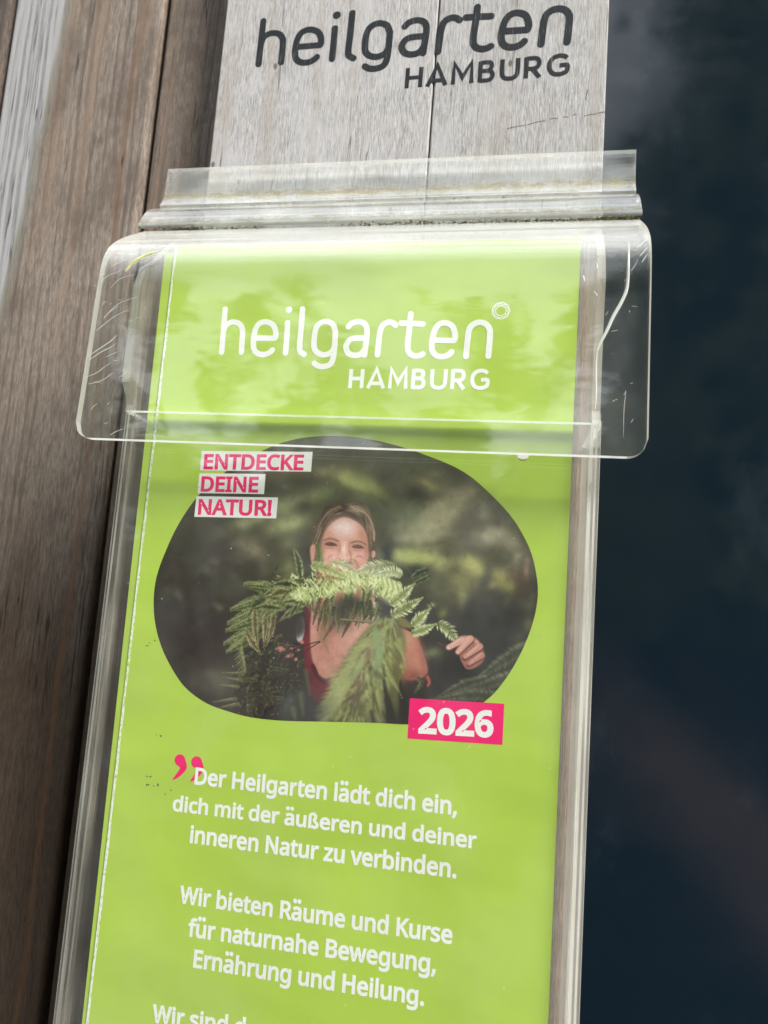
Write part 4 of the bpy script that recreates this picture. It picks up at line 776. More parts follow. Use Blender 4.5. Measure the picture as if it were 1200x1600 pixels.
def flat_text(name, s, p0, p1, cap, y, mat, parent, bold=20, G=GN, track=0, up=None):
    """text on plane Y = y from pixel p0 to pixel p1 along its baseline, cap height in mm"""
    A = at(*p0, y); B = at(*p1, y); ex = B-A; L = np.linalg.norm(ex); ex /= L
    ez = np.array([-ex[2], 0, ex[0]]) if up is None else up
    sh, w = text_shapes(s, bold, G, track)
    allx = np.concatenate([v[:, 0] for v, _ in sh]); x0, x1 = allx.min(), allx.max()
    capu = max(v[:, 1].max() for (v, _), ch in zip(sh, [c for c in s if G[c][1]]) if ch.isupper() or ch.isdigit()) if any(c.isupper() or c.isdigit() for c in s) else None
    sx = L/(x1-x0); sy = cap/(capu or 560)
    mb = MB()
    for V, tri in sh:
        W = A+np.outer((V[:, 0]-x0)*sx, ex)+np.outer(V[:, 1]*sy, ez)
        mb.add(W, [tuple(q) for q in tri])
    return mb.build(name, mat, parent)
def ribbon(mb, P, w, cap0=True, cap1=True, m=0, y=None):
    """flat stroke (x, z) with round ends in plane y; w scalar or per-point half width"""
    P = np.array(P, float); n = len(P); W = np.full(n, w) if np.isscalar(w) else np.array(w)
    T = np.zeros_like(P); d = np.diff(P, axis=0); d /= np.hypot(*d.T)[:, None]+1e-12
    T[0] = d[0]; T[-1] = d[-1]
    mid = d[:-1]+d[1:]; ml = np.hypot(*mid.T)[:, None]+1e-9; T[1:-1] = mid/ml
    sc = np.ones(n); sc[1:-1] = 1/np.clip(ml[:, 0]/2, .5, 1)
    Nn = np.c_[-T[:, 1], T[:, 0]]*(W*sc)[:, None]
    left = list(P+Nn); right = list((P-Nn)[::-1])
    def arc(c, t0, r):
        return [c+r*np.array((math.cos(a), math.sin(a))) for a in np.linspace(t0, t0-math.pi, 9)[1:-1]]
    e1 = arc(P[-1], math.atan2(Nn[-1][1], Nn[-1][0]), W[-1]) if cap1 else []
    e0 = arc(P[0], math.atan2(-Nn[0][1], -Nn[0][0]), W[0]) if cap0 else []
    V = [(p[0], y, p[1]) for p in left+e1+right+e0]
    k = n; ne = len(e1)
    F = [(i, i+1, 2*n+ne-2-i, 2*n+ne-1-i) for i in range(n-1)]
    F = [(i, 2*n+ne-1-i, 2*n+ne-2-i, i+1) for i in range(n-1)]
    if cap1: F.append((n-1, n+ne, *range(n+ne-1, n-1, -1)))
    if cap0: F.append((2*n+ne-1, 0, *range(len(V)-1, 2*n+ne-1, -1)))
    mb.add(V, F, m)

# strokes of the word mark, in pixels of an enlarged view (x, y); shared by the leaflet and the board
LOGO = {
 'h': [[(113,72),(107,146),(101,219)], [(105,165),(108,146),(117,126),(138,116),(160,121),(171,138),(172,160),(168,219)]],
 'e': [[(212,171),(250,171),(283,171)], [(283,171),(286,160),(284,142),(274,124),(251,115),(229,122),(217,140),(211,165),(209,190),(213,212),(228,225),(250,226),(266,219),(274,211)]],
 'i': [[(326,118),(323,170),(319,222)]],
 'l': [[(377,71),(372,140),(367,195),(369,215),(382,226)]],
 'g': [[(489,150),(480,124),(456,114),(432,124),(420,148),(416,196),(425,218),(450,228),(476,218),(487,196)], [(489,146),(486,200),(480,244),(468,262),(446,268),(428,265),(417,257)]],
 'a': [[(533,133),(546,120),(570,115),(590,124),(597,146),(593,190),(588,229)], [(592,171),(551,172),(533,182),(525,202),(533,222),(553,230),(576,225),(591,205)]],
 'r': [[(632,228),(637,180),(641,150),(650,128),(668,117),(684,119),(694,127)]],
 't': [[(746,88),(741,140),(735,196),(740,220),(756,231),(774,231),(787,225)], [(713,120),(750,121),(787,123)]],
 'e2': [[(822,178),(860,179),(893,180)], [(893,180),(897,168),(895,148),(885,128),(862,119),(840,126),(827,146),(820,172),(817,196),(821,218),(836,232),(858,234),(876,227),(885,218)]],
 'n': [[(934,233),(938,190),(943,150),(952,130),(974,118),(998,121),(1013,137),(1016,160),(1010,233)]],
}
def dense(pts):
    P = [np.array(p, float) for p in pts]
    if len(P) < 4: return np.array(P)
    return smooth_open(P, 5)
def logo_lines():
    out = []
    for k_, ss in LOGO.items():
        for s_ in ss: out.append(dense(s_)/2.182+np.array([300, 450]))
    return out
LOGO_DOT = np.array([331, 74])/2.182+np.array([300, 450])

# ---------------------------------------------------------------- lettering painted on the grey sign
t = NT('sign paint')
wear = t.map(t.noise(t.pos((2.2, 1, .12), (4, 2, 1)), 1, 4, .65), .55, .72, 0, .65)
mp_sign = t.done(t.principled(t.mix(wear, (.016, .019, .023), (.16, .16, .16)), .8, .2))
ref = [at(*(np.array(p)/2.182+np.array([300, 450])), 0) for p in ((101,222), (113,70), (1010,236))]
dst = [at(404, 102, YB), at(411.5, 32, YB), at(886, 67, YB)]
M2 = np.array([[ref[1][0]-ref[0][0], ref[2][0]-ref[0][0]], [ref[1][2]-ref[0][2], ref[2][2]-ref[0][2]]])
T2 = np.array([[dst[1][0]-dst[0][0], dst[2][0]-dst[0][0]], [dst[1][2]-dst[0][2], dst[2][2]-dst[0][2]]])@np.linalg.inv(M2)
def to_board(P3): return (np.c_[P3[:, 0]-ref[0][0], P3[:, 2]-ref[0][2]])@T2.T+np.array([dst[0][0], dst[0][2]])
def disc(mb, c, r, y, n=20, m=0): mb.add([(c[0]+r*math.cos(a), y, c[1]+r*math.sin(a)) for a in np.linspace(0, 2*math.pi, n, False)], [tuple(range(n))], m)
mb = MB()
for i, l in enumerate(logo_lines()): ribbon(mb, to_board(at_many(l, 0)), 1.04, m=0, y=YB-.02-.003*i)
disc(mb, to_board(at_many([LOGO_DOT], 0))[0], 1.3, YB-.03)
mb.build('lettering', mp_sign, sign)
# HAMBURG in plain strokes, cap height 1
CAPS = {'H': (.78, [[(.1,0),(.1,1)],[(.68,0),(.68,1)],[(.1,.5),(.68,.5)]]),
 'A': (.90, [[(.06,0),(.45,1),(.84,0)],[(.2,.26),(.7,.26)]]),
 'M': (.98, [[(.1,0),(.13,1),(.49,.30),(.85,1),(.88,0)]]),
 'B': (.76, [[(.1,.0),(.1,1)],[(.1,.93),(.40,.93),(.53,.88),(.57,.74),(.52,.60),(.40,.53),(.1,.53)],[(.40,.53),(.55,.48),(.62,.30),(.56,.13),(.42,.07),(.1,.07)]]),
 'U': (.84, [[(.1,1),(.1,.36),(.16,.16),(.30,.07),(.42,.06),(.54,.07),(.68,.16),(.74,.36),(.74,1)]]),
 'R': (.80, [[(.1,0),(.1,1)],[(.1,.93),(.42,.93),(.57,.86),(.62,.70),(.57,.52),(.42,.44),(.1,.44)],[(.36,.42),(.66,0)]]),
 'G': (.92, [[(.80,.80),(.68,.90),(.48,.94),(.25,.86),(.11,.66),(.10,.36),(.24,.13),(.48,.06),(.68,.11),(.80,.20),(.80,.47),(.50,.47)]])}
def caps_word(name, word, p0, p1, q0, y, mat, parent, gap=.15, hw=.098):
    """p0, p1 = pixels of the bottom left and bottom right of the word, q0 = pixel of its top left"""
    A, B, T = at(*p0, y), at(*p1, y), at(*q0, y)
    w = sum(CAPS[c][0] for c in word)+gap*(len(word)-1)
    ex = (B-A)/w; ez = T-A
    sx, sz = np.linalg.norm(ex), np.linalg.norm(ez)
    mb = MB(); x = 0; i = 0
    for c in word:
        for s_ in CAPS[c][1]:
            P = np.array(s_)
            if len(P) > 5: P = smooth_open([tuple(p) for p in P], 4) if c in 'UG' or len(P) > 5 else P
            W = np.array([A+ex*(x+u)+ez*v for u, v in P]); 
            ribbon(mb, W[:, [0, 2]], hw*sz, False, False, 0, y-.003*i); i += 1
        x += CAPS[c][0]+gap
    return mb.build(name, mat, parent)
m_tick = mat_plain('board scratch', (.17, .12, .085), .9, .2)
for i, (p, q) in enumerate((((385,402),(440,392)), ((448,390),(502,377)), ((520,372),(541,370)), ((560,366),(576,366)), ((590,361),(601,357)), ((628,362),(662,356)), ((668,354),(690,350)), ((630,312),(636,282)))):
    mb = MB(); A2, B2 = at(p[0]/2+600, p[1]/2, YB), at(q[0]/2+600, q[1]/2, YB)
    ribbon(mb, smooth_open([A2[[0, 2]], (A2[[0, 2]]+B2[[0, 2]])/2+np.array((0, .12)), B2[[0, 2]]], 4), .13, y=YB-.01); mb.build('scratch', m_tick, sign)
caps_word('lettering', 'HAMBURG', (631.5,138.5), (890,116.5), (634,106.5), YB-.02, mp_sign, sign)

# ---------------------------------------------------------------- clear acrylic holder
HX0, HX1 = -99.0, 19.2             # outer sides of the box
holder = thing('leaflet_holder', 'clear acrylic leaflet box with a hinged rain lid, dusty and scratched', 'leaflet holder', (-40, 10, -170))
m_clear = mat_acrylic('acrylic box', .018, .55, 1, .03, wave=.2)
m_side = mat_acrylic('acrylic side', .13, .5, 2, .05, streaky=.22, dust=(.86, .80, .68))  # extra pale dust film stands in for light on the shaded left wall
m_side_r = mat_acrylic('acrylic side sunny', .010, .5, 8, .05, streaky=.03)  # same sheet with a thin film, since the sun already whitens this wall
m_back = mat_acrylic('acrylic back', .03, .3, 3, .05)
m_lid = mat_acrylic('acrylic lid', .020, .6, 4, .03, wave=.25, top=(78.5, 84, .22))
m_flange = mat_acrylic('acrylic flange', .12, .4, 5, .05, stain=(114.6, 2.6, .75))
m_hinge = mat_acrylic('acrylic hinge', .10, .4, 6, .05, stain=(102.0, 1.2, .6))
m_edge = mat_acrylic_edge('acrylic edge', clear=.42)
m_edge3 = mat_acrylic_edge('acrylic edge clear', clear=.72)
m_edge2 = mat_acrylic_edge('acrylic edge bright', (.95, .95, .93), .10)
m_bend = mat_acrylic('acrylic bend', .06, .2, 7, .06, streaky=.30)

def bent_sheet(path, thick, x0, x1, mats=(0, 1), corner=0.0, xs=None, nx=1):
    """sheet of constant thickness bent along X: path is (y, z) of its outer face, thickness towards the wall; end faces get the edge material"""
    P = np.array(path, float); n = len(P)
    d = np.gradient(P, axis=0); d /= np.hypot(*d.T)[:, None]
    nrm = np.c_[-d[:, 1], d[:, 0]]                  # to the left of travel
    if nrm[:, 0].mean() < 0: nrm = -nrm             # towards +Y, the wall
    Q = P+nrm*thick
    s = np.r_[0, np.cumsum(np.hypot(*np.diff(P, axis=0).T))]; rest = s[-1]-s
    ins = np.where(rest < corner, corner-np.sqrt(np.clip(corner**2-(corner-rest)**2, 0, None)), 0) if corner else np.zeros(n)
    a0 = xs[0] if xs is not None else np.full(n, x0); a1 = xs[1] if xs is not None else np.full(n, x1)
    mb = MB(); V = []
    for i in range(n):
        for k_ in (P, Q):
            V += [(a0[i]+ins[i], k_[i][0], k_[i][1]), (a1[i]-ins[i], k_[i][0], k_[i][1])]
    F = []; M = []
    for i in range(n-1):
        b, c = 4*i, 4*i+4
        F += [(b, b+1, c+1, c), (b+2, c+2, c+3, b+3), (b, c, c+2, b+2), (b+1, b+3, c+3, c+1)]
        e = mats[1] if not (corner and rest[i] < corner) else mats[1]
        M += [mats[0], mats[0], e, e]
    F += [(0, 2, 3, 1), (4*n-4, 4*n-3, 4*n-1, 4*n-2)]; M += [mats[1], mats[-1]]
    # edge faces get their own vertices so that the skin keeps its own normals
    mb.v = [tuple(map(float, p)) for p in V]
    for f, m_ in zip(F, M):
        if m_ != mats[0]: k0 = len(mb.v); mb.v += [mb.v[i] for i in f]; f = range(k0, k0+len(f))
        mb.f.append(list(f)); mb.m.append(m_)
    return mb
def fine(path, k_=4): return smooth_open(path, k_)
def colz(py, y, px=600): return at(px, py, y)[2]

# back plate behind the leaflets, flange above it lying on the sign
b = MB(); b.box((HX0+3.2, 20.5, -165), (HX1-3.2, 23.2, 108)); b.build('back_plate', m_back, holder)
fl = [(24.6-3, colz(250, 21.6)), (21.5, colz(275, 21.5)), (21.2, colz(296, 21.2)), (20.4, colz(304, 20.4)), (19.4, colz(310, 19.4))]
o = bent_sheet(fine(fl, 5), 1.6, -108.6, 28.2, (0, 1, 1)).build('flange', [m_flange, m_edge3], holder)
hg = [(17.9, colz(314.5, 17.9)), (15.6, colz(316.5, 15.6)), (14.2, colz(321, 14.2)), (13.2, colz(328, 13.2)), (12.3, colz(337, 12.3)), (12.0, colz(344, 12.0)), (13.2, colz(347.5, 13.2))]
hg = fine(hg, 5)
o = bent_sheet(hg, 1.5, -110, 28.6, (0, 1, 1), xs=(np.linspace(-109.2, -110.6, len(hg)), np.linspace(28.2, 28.8, len(hg)))).build('hinge', [m_hinge, m_edge3], holder)

# box: front and sides bent from one sheet with rounded corners
def u_box(z0, z1, yb, yf, r, th):
    out = []; inn = []
    for q, lst, x0, x1, y, rr_ in ((0, out, HX0, HX1, yf, r), (1, inn, HX0+th, HX1-th, yf+th, max(r-th, .5))):
        lst.append((x0, yb))
        lst += [(x0+rr_-rr_*math.cos(a), y+rr_-rr_*math.sin(a)) for a in np.linspace(0, math.pi/2, 9)]
        lst += [(x1-rr_+rr_*math.sin(a), y+rr_-rr_*math.cos(a)) for a in np.linspace(0, math.pi/2, 9)]
        lst.append((x1, yb))
    n = len(out); V = []
    for z in (z0, z1): V += [(x, y, z) for x, y in out]+[(x, y, z) for x, y in inn]
    F = []; M = []
    for i in range(n-1):
        F += [(i, i+1, i+1+2*n, i+2*n), (n+i, n+i+2*n, n+i+1+2*n, n+i+1), (2*n+i, 2*n+i+1, 3*n+i+1, 3*n+i), (i, n+i, n+i+1, i+1)]
        mid = 0 if i == 9 else (1 if i in (0, n-2) else 3)
        if mid == 3 and (i-1 if i < 9 else 17-i) in (1, 4, 6): mid = 5  # pale facets draw in the bright reflection lines of the rounded corners
        M += [4 if (mid == 1 and i) else mid]*2+[2, 2]
    for i in (0, n-1): F.append((i, n+i, 3*n+i, 2*n+i)); M.append(2)
    mb = MB(); mb.v = V; mb.f = [list(f) for f in F]; mb.m = M
    return mb
LIP = 41.6
u_box(-165, LIP, 22.4, -3.0, 3.2, 2.0).build('box', [m_clear, m_side, m_edge2, m_bend, m_side_r, m_edge], holder)
b = MB(); b.box((HX0+3, 0, -165), (HX1-3, 20, -162)); b.build('bottom_plate', m_clear, holder)
def ear(x0, prof, mside, name='side_wall'):
    """upper part of a side wall, profile (y, z), 2 mm thick"""
    n = len(prof); mb = MB()
    V = [(x0, y, z) for y, z in prof]+[(x0+2.0, y, z) for y, z in prof]
    mb.add(V, [tuple(range(n)), tuple(range(2*n-1, n-1, -1))], 0)
    mb.add(V, [(i, i+n, (i+1) % n+n, (i+1) % n) for i in range(n)], 1)
    return mb.build(name, [mside, m_edge3], holder)
ear(HX0, [(22.3,41.7),(-1.2,41.7),(-1.0,43.6),(-1.8,45.8),(-3.2,47.4),(-4.4,48.6),(-4.4,74),(-2.4,80),(3,85),(9,92),(18,101),(22.3,104)], m_side)
ear(HX1-2.0, [(22.3,41.7),(-.6,41.7),(1.6,43.4),(3.0,46),(3.2,66),(1.8,78),(4,85),(9,92),(18,101),(22.3,104)], m_side_r)

# lid: sheet falling from the hinge, bent over a soft curve into the front flap
lid_p = [(11.2, colz(352.5, 11.2)), (8.5, colz(354.8, 8.5)), (4.0, colz(359, 4.0)), (-.6, colz(366, -.6)), (-3.8, colz(376, -3.8)), (-5.6, colz(390, -5.6)), (-6.5, colz(410, -6.5)),
         (-7.0, colz(450, -7.0)), (-7.6, colz(540, -7.6)), (-8.2, colz(620, -8.2))]
zb = colz(700, -8.8)
lp = fine(lid_p, 5)
tail = np.array([(-8.2-.6*u, lp[-1][1]+(zb-lp[-1][1])*u) for u in np.r_[np.linspace(.08, .66, 4), 1-np.linspace(.28, 0, 10)**1.6*1.1]])
lp = np.r_[lp, tail[np.argsort(-tail[:, 1])]]
lid = bent_sheet(lp, 1.9, -107.4, 27.9, (0, 1, 2), corner=4.2).build('lid', [m_lid, m_edge, m_edge2], holder)
lid.data.polygons.foreach_set('use_smooth', [p.material_index == 0 for p in lid.data.polygons])

# scratches, crack and weld marks on the lid: slim raised burrs
m_scr = mat_acrylic_edge('acrylic burr', (.95, .95, .92), .25)
m_alg = mat_plain('algae film', (.55, .56, .28), .9, .2, .2)
def lid_y(z): return float(np.interp(-z, -lp[:, 1], lp[:, 0]))
def burr(mb, pts, w0, w1=None, m=0):
    P = smooth_open(pts, 5); out = []
    W = []
    for i, (px, py) in enumerate(P):
        q = at(px, py, -7)
        for _ in range(3): q = at(px, py, lid_y(q[2])-.05)
        out.append(q)
    n = len(out); V = []; F = []
    for i, q in enumerate(out):
        u = i/(n-1); w = (w0+((w1 if w1 is not None else w0)-w0)*u)*(math.sin(math.pi*(.08+.84*u))**.6)/2
        a = out[min(i+1, n-1)]-out[max(i-1, 0)]; a /= np.linalg.norm(a)
        nn = np.array([-a[2], 0, a[0]])*w
        V += [q+nn, q-np.array([0, w*.5, 0]), q-nn]
    for i in range(n-1): F += [(3*i, 3*i+1, 3*i+4, 3*i+3), (3*i+1, 3*i+2, 3*i+5, 3*i+4)]
    mb.add(V, F, m)
for pts, w in [([(164,398),(178,393),(187,391)],.5),([(167,403),(180,398),(190,394)],.45),([(174,417),(186,410),(200,406)],.4),([(158,441),(168,431),(184,425),(193,419)],.3),
               ([(173,450),(184,438),(197,432),(211,429)],.3),([(157,432),(164,428)],.9),([(162,498),(174,484),(190,472),(215,464)],.34),([(150,517),(160,509),(178,495),(203,482)],.34),
               ([(162,497),(172,487),(186,478)],.3),([(140,555),(158,543),(174,532),(183,523)],.5),([(140,562),(158,550),(172,543),(182,536)],.42),([(166,558),(176,553),(184,550)],.3),
               ([(132,590),(150,583),(165,572),(174,566)],.3),([(138,600),(155,596),(168,589),(178,582)],.34),([(185,590),(192,586),(196,582)],.25),([(142,640),(147,634),(153,630)],.25),
               ([(172,680),(182,674),(196,669)],.3),([(160,473),(164,471),(167,472)],.2),([(978,612),(975,640),(974,684)],.22),([(803,396),(808,394),(815,397)],.4),
               ([(995,388),(1004,380),(1010,374)],.5),([(1000,400),(1007,392),(1011,386)],.5),([(1003,410),(1008,402),(1012,396)],.45),([(985,424),(992,415),(997,404)],.25),
               ([(930,408),(933,416),(931,420)],.6),([(928,455),(932,460),(933,463)],.5),([(911,430),(914,440)],.5)]:
    sc = MB(); burr(sc, pts, w*.62, w*.34); sc.build('scratch', [m_scr, m_alg], lid)
sc = MB(); burr(sc, [(982,378),(982,410),(980,448),(972,470),(958,495),(948,517),(938,536),(933,548)], .75)
sc.build('crack', [m_scr, m_alg], lid)
sc = MB(); burr(sc, [(933,548),(931,575),(931,610),(930,640)], .45); sc.build('crack', [m_scr, m_alg], lid)
sc = MB(); burr(sc, [(196,424),(208,410),(226,400),(246,393)], 1.0, m=1); sc.build('algae_streak', [m_scr, m_alg], lid)
r3 = random.Random(12)
for k in range(34):      # short random scuffs, mostly near the open ends
    if r3.random() < .5: x, y_ = r3.uniform(145, 215), r3.uniform(400, 670)
    elif r3.random() < .6: x, y_ = r3.uniform(940, 1004), r3.uniform(385, 690)
    else: x, y_ = r3.uniform(230, 920), r3.uniform(400, 690)
    a_ = r3.gauss(-.6, .5); l = r3.uniform(3, 11)
    sc = MB(); burr(sc, [(x, y_), (x+l*.5*math.cos(a_)+r3.uniform(-1, 1), y_+l*.5*math.sin(a_)), (x+l*math.cos(a_), y_+l*math.sin(a_)+r3.uniform(-1, 1))], r3.uniform(.07, .16), .05)
    sc.build('scratch', [m_scr, m_alg], lid)
# a chip of glue under the flap's lower edge
b = MB(); g0 = at(817, 712, -6.4)
b.add([g0+np.array((dx, 0, dz)) for dx, dz in ((-1.4,.3),(-1.1,-.5),(-.5,-.9),(.5,-.9),(1.1,-.5),(1.4,.3))]+[g0+np.array((dx, 1, dz)) for dx, dz in ((-1.4,.3),(-1.1,-.5),(-.5,-.9),(.5,-.9),(1.1,-.5),(1.4,.3))],
      [(0,1,2,3,4,5),(11,10,9,8,7,6)]+[(i, i+6, (i+1) % 6+6, (i+1) % 6) for i in range(6)])
b.build('glue_blob', mat_plain('glue', (.70, .68, .66), .4), holder)

# moss and grit caught in the two creases
mo = MB(); m_mo = [mat_plain('moss a', (.11, .10, .035), .95, .1, .5, 1.5), mat_plain('moss b', (.24, .22, .09), .95, .1, .4, 1.5), mat_plain('grit', (.055, .045, .03), .95, .1, .5, 1.5)]
def lump(mb, c, r, m):
    V = []
    for (x, y, z) in ((1,0,0),(-1,0,0),(0,1,0),(0,-1,0),(0,0,1),(0,0,-1)):
        q = r*rnd.uniform(.6, 1.3); V.append((c[0]+x*q*1.5, c[1]+y*q*.8, c[2]+z*q*.8))
    mb.add(V, [(0,2,4),(2,1,4),(1,3,4),(3,0,4),(2,0,5),(1,2,5),(3,1,5),(0,3,5)], m)
for k in range(2200):
    x = -109+137*rnd.random()
    dens = .45+.35*math.sin(x*.13)+.3*math.sin(x*.041+1)+(.35 if x > -20 else 0)
    if rnd.random() > dens: continue
    y = rnd.uniform(10.6, 13.4); py = rnd.gauss(349.6, 1.5)+(.9 if x > -25 else 0)
    lump(mo, (x, y, colz(py, y)), rnd.uniform(.07, .28), rnd.choice((0, 0, 1, 1, 2)))
for k in range(420):
    x = -107+134*rnd.random()
    if rnd.random() > .35+.4*math.sin(x*.09+2): continue
    lump(mo, (x, 18.0+rnd.uniform(-.3, .5), colz(314, 18)+rnd.uniform(-.5, .5)), rnd.uniform(.06, .2), rnd.choice((1, 1, 0)))
o = mo.build('moss', m_mo, holder); o['kind'] = 'stuff'

# ---------------------------------------------------------------- leaflets
GREEN = srgb(180, 209, 80)
def sheet(name, corners, y0, y1, mats, parent, loc=None):
    """a sheet of paper from four (x, z) corners, printed face at y0"""
    V = [(x, y0, z) for x, z in corners]+[(x, y1, z) for x, z in corners]
    F = [(0,1,2,3), (7,6,5,4)]+[(i, i+4, (i+1) % 4+4, (i+1) % 4) for i in range(4)]
    return obj(name, V, F, mats, parent, loc, [0, 1, 1, 1, 1, 1])
m_green = mat_print('green print', GREEN, .05, .40, 1); m_paper = mat_plain('white paper', (.78, .78, .75), .7, .3)
p = [at(258, 395, .28), at(895, 395, .28), at(850, 1600, .28), at(127, 1600, .28)]
bl = np.array([p[3][0]-(p[0][0]-p[3][0])*.35, -150.])
s2 = sheet('leaflet', [(p[0][0], p[0][2]), (11, p[1][2]), (11.5, -150), (bl[0], bl[1])][::-1], 0.28, .6, [mat_print('green print behind', tuple(k*.97 for k in GREEN), .05, .45, 2), m_paper], None, loc=(-40, .45, -30))
tag(s2, 'green leaflet tucked behind the front one, a sliver of its left edge showing', 'leaflet', 'leaflets in the clear holder')

leaf = thing('leaflet', 'green garden leaflet with oval photo and white German text, front of the box', 'leaflet', (-39, 0, -150), 'leaflets in the clear holder')
XL = at(275, 380, 0)[0]; XR = at(900, 700, 0)[0]-1.0
XR = 12.95; XL = -90.9; ZT = 87.2
sheet('cover', [(XL, -150), (XR, -150), (XR, ZT), (XL, ZT)], 0.0, .25, [m_green, m_paper], leaf)
# rubbed white fold along the left edge
t = NT('rubbed fold'); nz = t.noise(t.pos((2.5, 1, .9)), 1, 3, .7)
big = t.noise(t.pos((.2, 1, .035)), 1, 2)
m_fold = t.done(t.principled(t.mix(t.map(t.m('ADD', nz, t.m('MULTIPLY', big, .35)), .62, .80), (.90, .90, .87), GREEN), .7, .2))
zz = np.linspace(-150, ZT, 220); r_ = np.random.default_rng(3)
wl = .60+.10*np.interp(zz, np.linspace(-150, ZT, 60), r_.normal(0, 1, 60)).clip(-1.5, 1.5); wl += np.interp(zz, [-150, -60, ZT], [.18, .02, 0])
V = [(XL-.12, -.01, z) for z in zz]+[(XL-.12+w, -.01, z) for z, w in zip(zz, wl)]
obj('worn_fold', V, [(i, i+220, i+221, i+1) for i in range(219)], m_fold, leaf)

# the printed picture
def build_picture():
    c = paint()
    poly = smooth_closed(OVAL, 5)
    m = inside(poly, c.X, c.Y)
    q = m[:-1, :-1] | m[1:, :-1] | m[:-1, 1:] | m[1:, 1:]
    X, Y = c.X.copy(), c.Y.copy()
    used = np.zeros(m.shape, bool); used[:-1, :-1] |= q; used[1:, :-1] |= q; used[:-1, 1:] |= q; used[1:, 1:] |= q
    # pull the rim vertices onto the oval so that its edge is smooth
    rim = used & ~m
    R = np.c_[X[rim], Y[rim]]
    seg0, seg1 = poly, np.roll(poly, -1, 0); best = np.full(len(R), 1e9); bp = R.copy()
    for a, b_ in zip(seg0, seg1):
        d_ = b_-a; u = np.clip(((R-a)@d_)/(d_@d_+1e-9), 0, 1); pr = a+u[:, None]*d_; dist = np.hypot(*(R-pr).T)
        k_ = dist < best; best[k_] = dist[k_]; bp[k_] = pr[k_]
    X[rim], Y[rim] = bp[:, 0], bp[:, 1]
    idx = -np.ones(m.shape, int); idx[used] = np.arange(used.sum())
    P3 = at_many(np.c_[X[used], Y[used]], -.012)
    ii, jj = np.nonzero(q)
    F = np.c_[idx[ii, jj], idx[ii+1, jj], idx[ii+1, jj+1], idx[ii, jj+1]]
    t = NT('photo print'); a = t.n('ShaderNodeAttribute'); a.attribute_name = 'print'
    mat = t.done(t.principled(a.outputs['Color'], .40, .35, t.bump(t.noise(t.pos((.022, .05, .045)), 1, 2), .35, 3.0)))
    o = obj('picture', P3, F, mat, leaf)
    col = np.clip(c.c[used]/255, 0, 1)
    col = ((col-INK_LIFT)/(1-INK_LIFT)).clip(0.004, 1)
    lin = np.where(col <= .04045, col/12.92, ((col+.055)/1.055)**2.4)
    at_ = o.data.attributes.new('print', 'FLOAT_COLOR', 'POINT')
    at_.data.foreach_set('color', np.c_[lin, np.ones(len(lin))].astype(np.float32).ravel())
INK_LIFT = 0.078
build_picture()

WHITE = (.92, .92, .91); PINK = srgb(246, 0, 112)
m_white = mat_print('white ink', WHITE, .02, .45, 3); m_pink = mat_print('pink ink', PINK, .04, .42, 4)
def quad(name, px, y, mat, parent):
    V = [at(*p_, y) for p_ in px]
    return obj(name, V, [(3, 2, 1, 0)], mat, parent)
for px, s_, p0, p1, q0 in [
    ([(315,704.5),(488.5,706),(486,737),(312.5,735)], 'ENTDECKE', (317.8,732.3), (474,734), (320,709)),
    ([(311.7,739.5),(415,740.5),(412.5,772),(308.5,770.5)], 'DEINE', (313.5,767.3), (403,768.6), (315.5,744)),
    ([(307,775.3),(434.5,777.3),(431.5,810),(303.5,807.5)], 'NATUR!', (309,803.2), (424,805.2), (311.5,779.5))]:
    o = quad('label', px, -.02, m_white, leaf)
    A, T_ = at(*p0, -.028), at(*q0, -.028)
    o2 = flat_text('lettering', s_, p0, p1, np.linalg.norm(T_-A), -.028, m_pink, o, 26)
o = quad('year_label', [(640.5,1091),(788,1099.5),(785,1164),(636.5,1154)], -.02, m_pink, leaf)
A, T_ = at(653, 1144, -.028), at(656, 1104.5, -.028)
flat_text('lettering', '2026', (653,1143.5), (771,1150.5), np.linalg.norm(T_-A), -.028, m_white, o, 32)

# word mark and its little blossom
mb = MB()
for i, l in enumerate(logo_lines()): ribbon(mb, at_many(l, -.014)[:, [0, 2]], .72, y=-.014-.003*i)
d3 = at(*LOGO_DOT, -.014); disc(mb, (d3[0], d3[2]), .84, -.02)
mb.build('word_mark', m_white, leaf)
caps_word('lettering', 'HAMBURG', (543.5,606.5), (764.5,608.5), (546,576.5), -.014, m_white, leaf)
mb = MB(); ctr = at(782.6, 485.5, -.014)
for k_, (R0, am, lobes, ph) in enumerate(((1.95, .14, 9, 0), (1.62, .14, 9, math.pi/9), (1.22, .05, 9, 0))):
    n = 90; a_ = np.linspace(0, 2*math.pi, n, False); rr = R0+am*np.abs(np.cos(lobes*a_/2+ph*lobes/2))*1.2
    w = .105
    V = [(ctr[0]+(r0+s*w)*math.cos(t_), -.014-.003*k_, ctr[2]+(r0+s*w)*math.sin(t_)) for s in (1, -1) for r0, t_ in zip(rr, a_)]
    mb.add(V, [(i, i+n, (i+1) % n+n, (i+1) % n) for i in range(n)])
mb.build('blossom_mark', m_white, leaf)

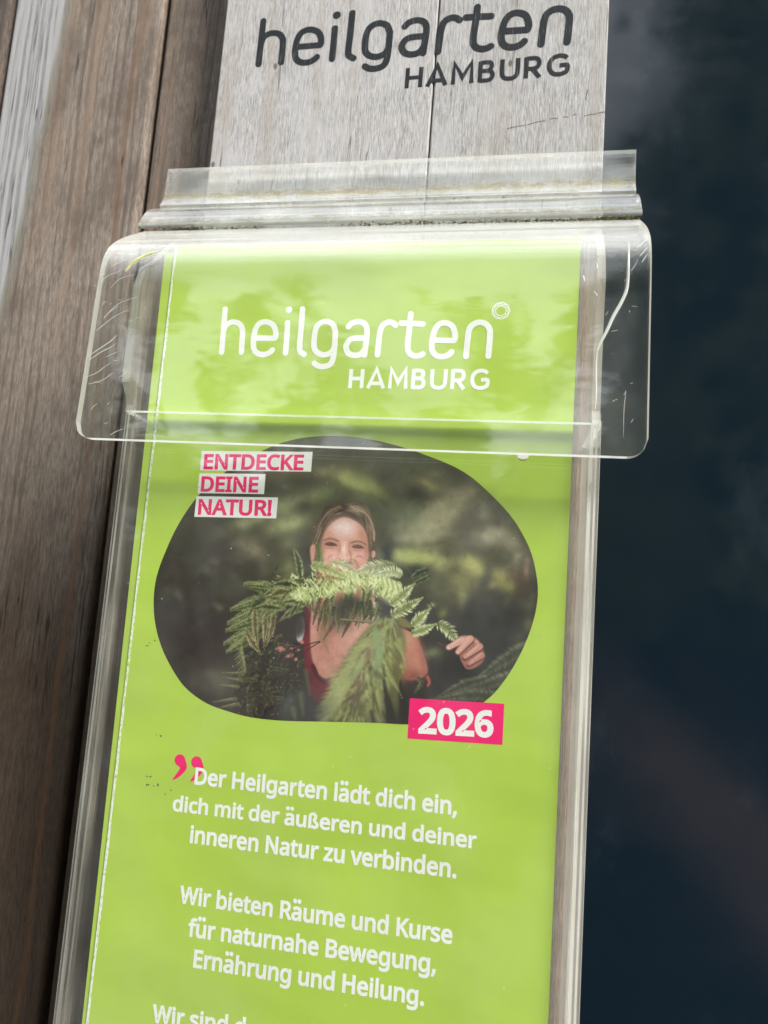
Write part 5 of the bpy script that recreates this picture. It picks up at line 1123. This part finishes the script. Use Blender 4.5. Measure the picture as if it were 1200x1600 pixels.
# opening quotation marks
mb = MB()
for i, ((hx, hy), (tx, ty)) in enumerate((((281,1188),(270,1218)), ((307,1191),(297.5,1221)))):
    c_ = at(hx, hy, -.05); e_ = at(tx, ty, -.05); m_ = at(hx+5, hy+13, -.05)
    P = np.array([c_, (c_+m_)/2+np.array((.3, 0, 0)), m_, (m_*.45+e_*.55)+np.array((.15, 0, -.1)), e_])[:, [0, 2]]
    P = smooth_open([tuple(v) for v in P], 4); u = np.linspace(0, 1, len(P))
    ribbon(mb, P, 1.15*(1-u)**.8+.12, True, True, 0, -.012-.006*i)
    disc(mb, (c_[0], c_[2]), 1.38, -.015-.006*i)
mb.build('quotation_mark', m_pink, leaf)

LINES = [('Der Heilgarten lädt dich ein,', (303.5,1224.5), (714,1273)), ('dich mit der äußeren und deiner', (269,1266), (744.5,1325.5)),
         ('inneren Natur zu verbinden.', (296,1316), (713,1371.5)), ('Wir bieten Räume und Kurse', (279.5,1410), (706.5,1474.5)),
         ('für naturnahe Bewegung,', (293,1462), (681,1520.5)), ('Ernährung und Heilung.', (301.5,1510.5), (662.5,1571)), ('Wir sind d', (237,1596.5), (383,1619.5))]
for s_, p0, p1 in LINES:
    cap = 3.75
    if not any(c.isupper() for c in s_): cap = 3.75*.76
    if s_.startswith('inneren'): cap = 3.75
    flat_text('lettering', s_, p0, p1, 3.75, -.032, m_white, leaf, 24)

# teal ink crumbs rubbed onto the paper, black printer's specks
r_ = random.Random(9); m_teal = mat_plain('teal ink', (.02, .16, .10), .6)
SPK = [(230,1009,3.2,.9),(233,1005,1.5,.8),(242,1001,1.4,1.5),(229,1213,2,1),(234,1214,2.4,1),(231,1226,2.2,1.2),(240,1228,1.6,1),(247,1227,1.6,2),(236,1213,1.5,1),(258,1241,1,2),(267,1235,1.8,1),(244,1148,1,1),(251,1150,1.6,2),(229,1227,1.2,2),(246,1225,1.4,1)]
for i, (x, y_, w, h) in enumerate(SPK):
    c_ = at(x, y_, -.05); n = 7; V = []
    for j in range(n):
        a_ = j/n*6.283; V.append((c_[0]+w*.15*math.cos(a_)*r_.uniform(.6, 1.3), -.012-.001*i, c_[2]+h*.15*math.sin(a_)*r_.uniform(.6, 1.3)))
    mb = MB(); mb.add(V, [tuple(range(n))]); mb.build('ink_crumb', m_teal, leaf)
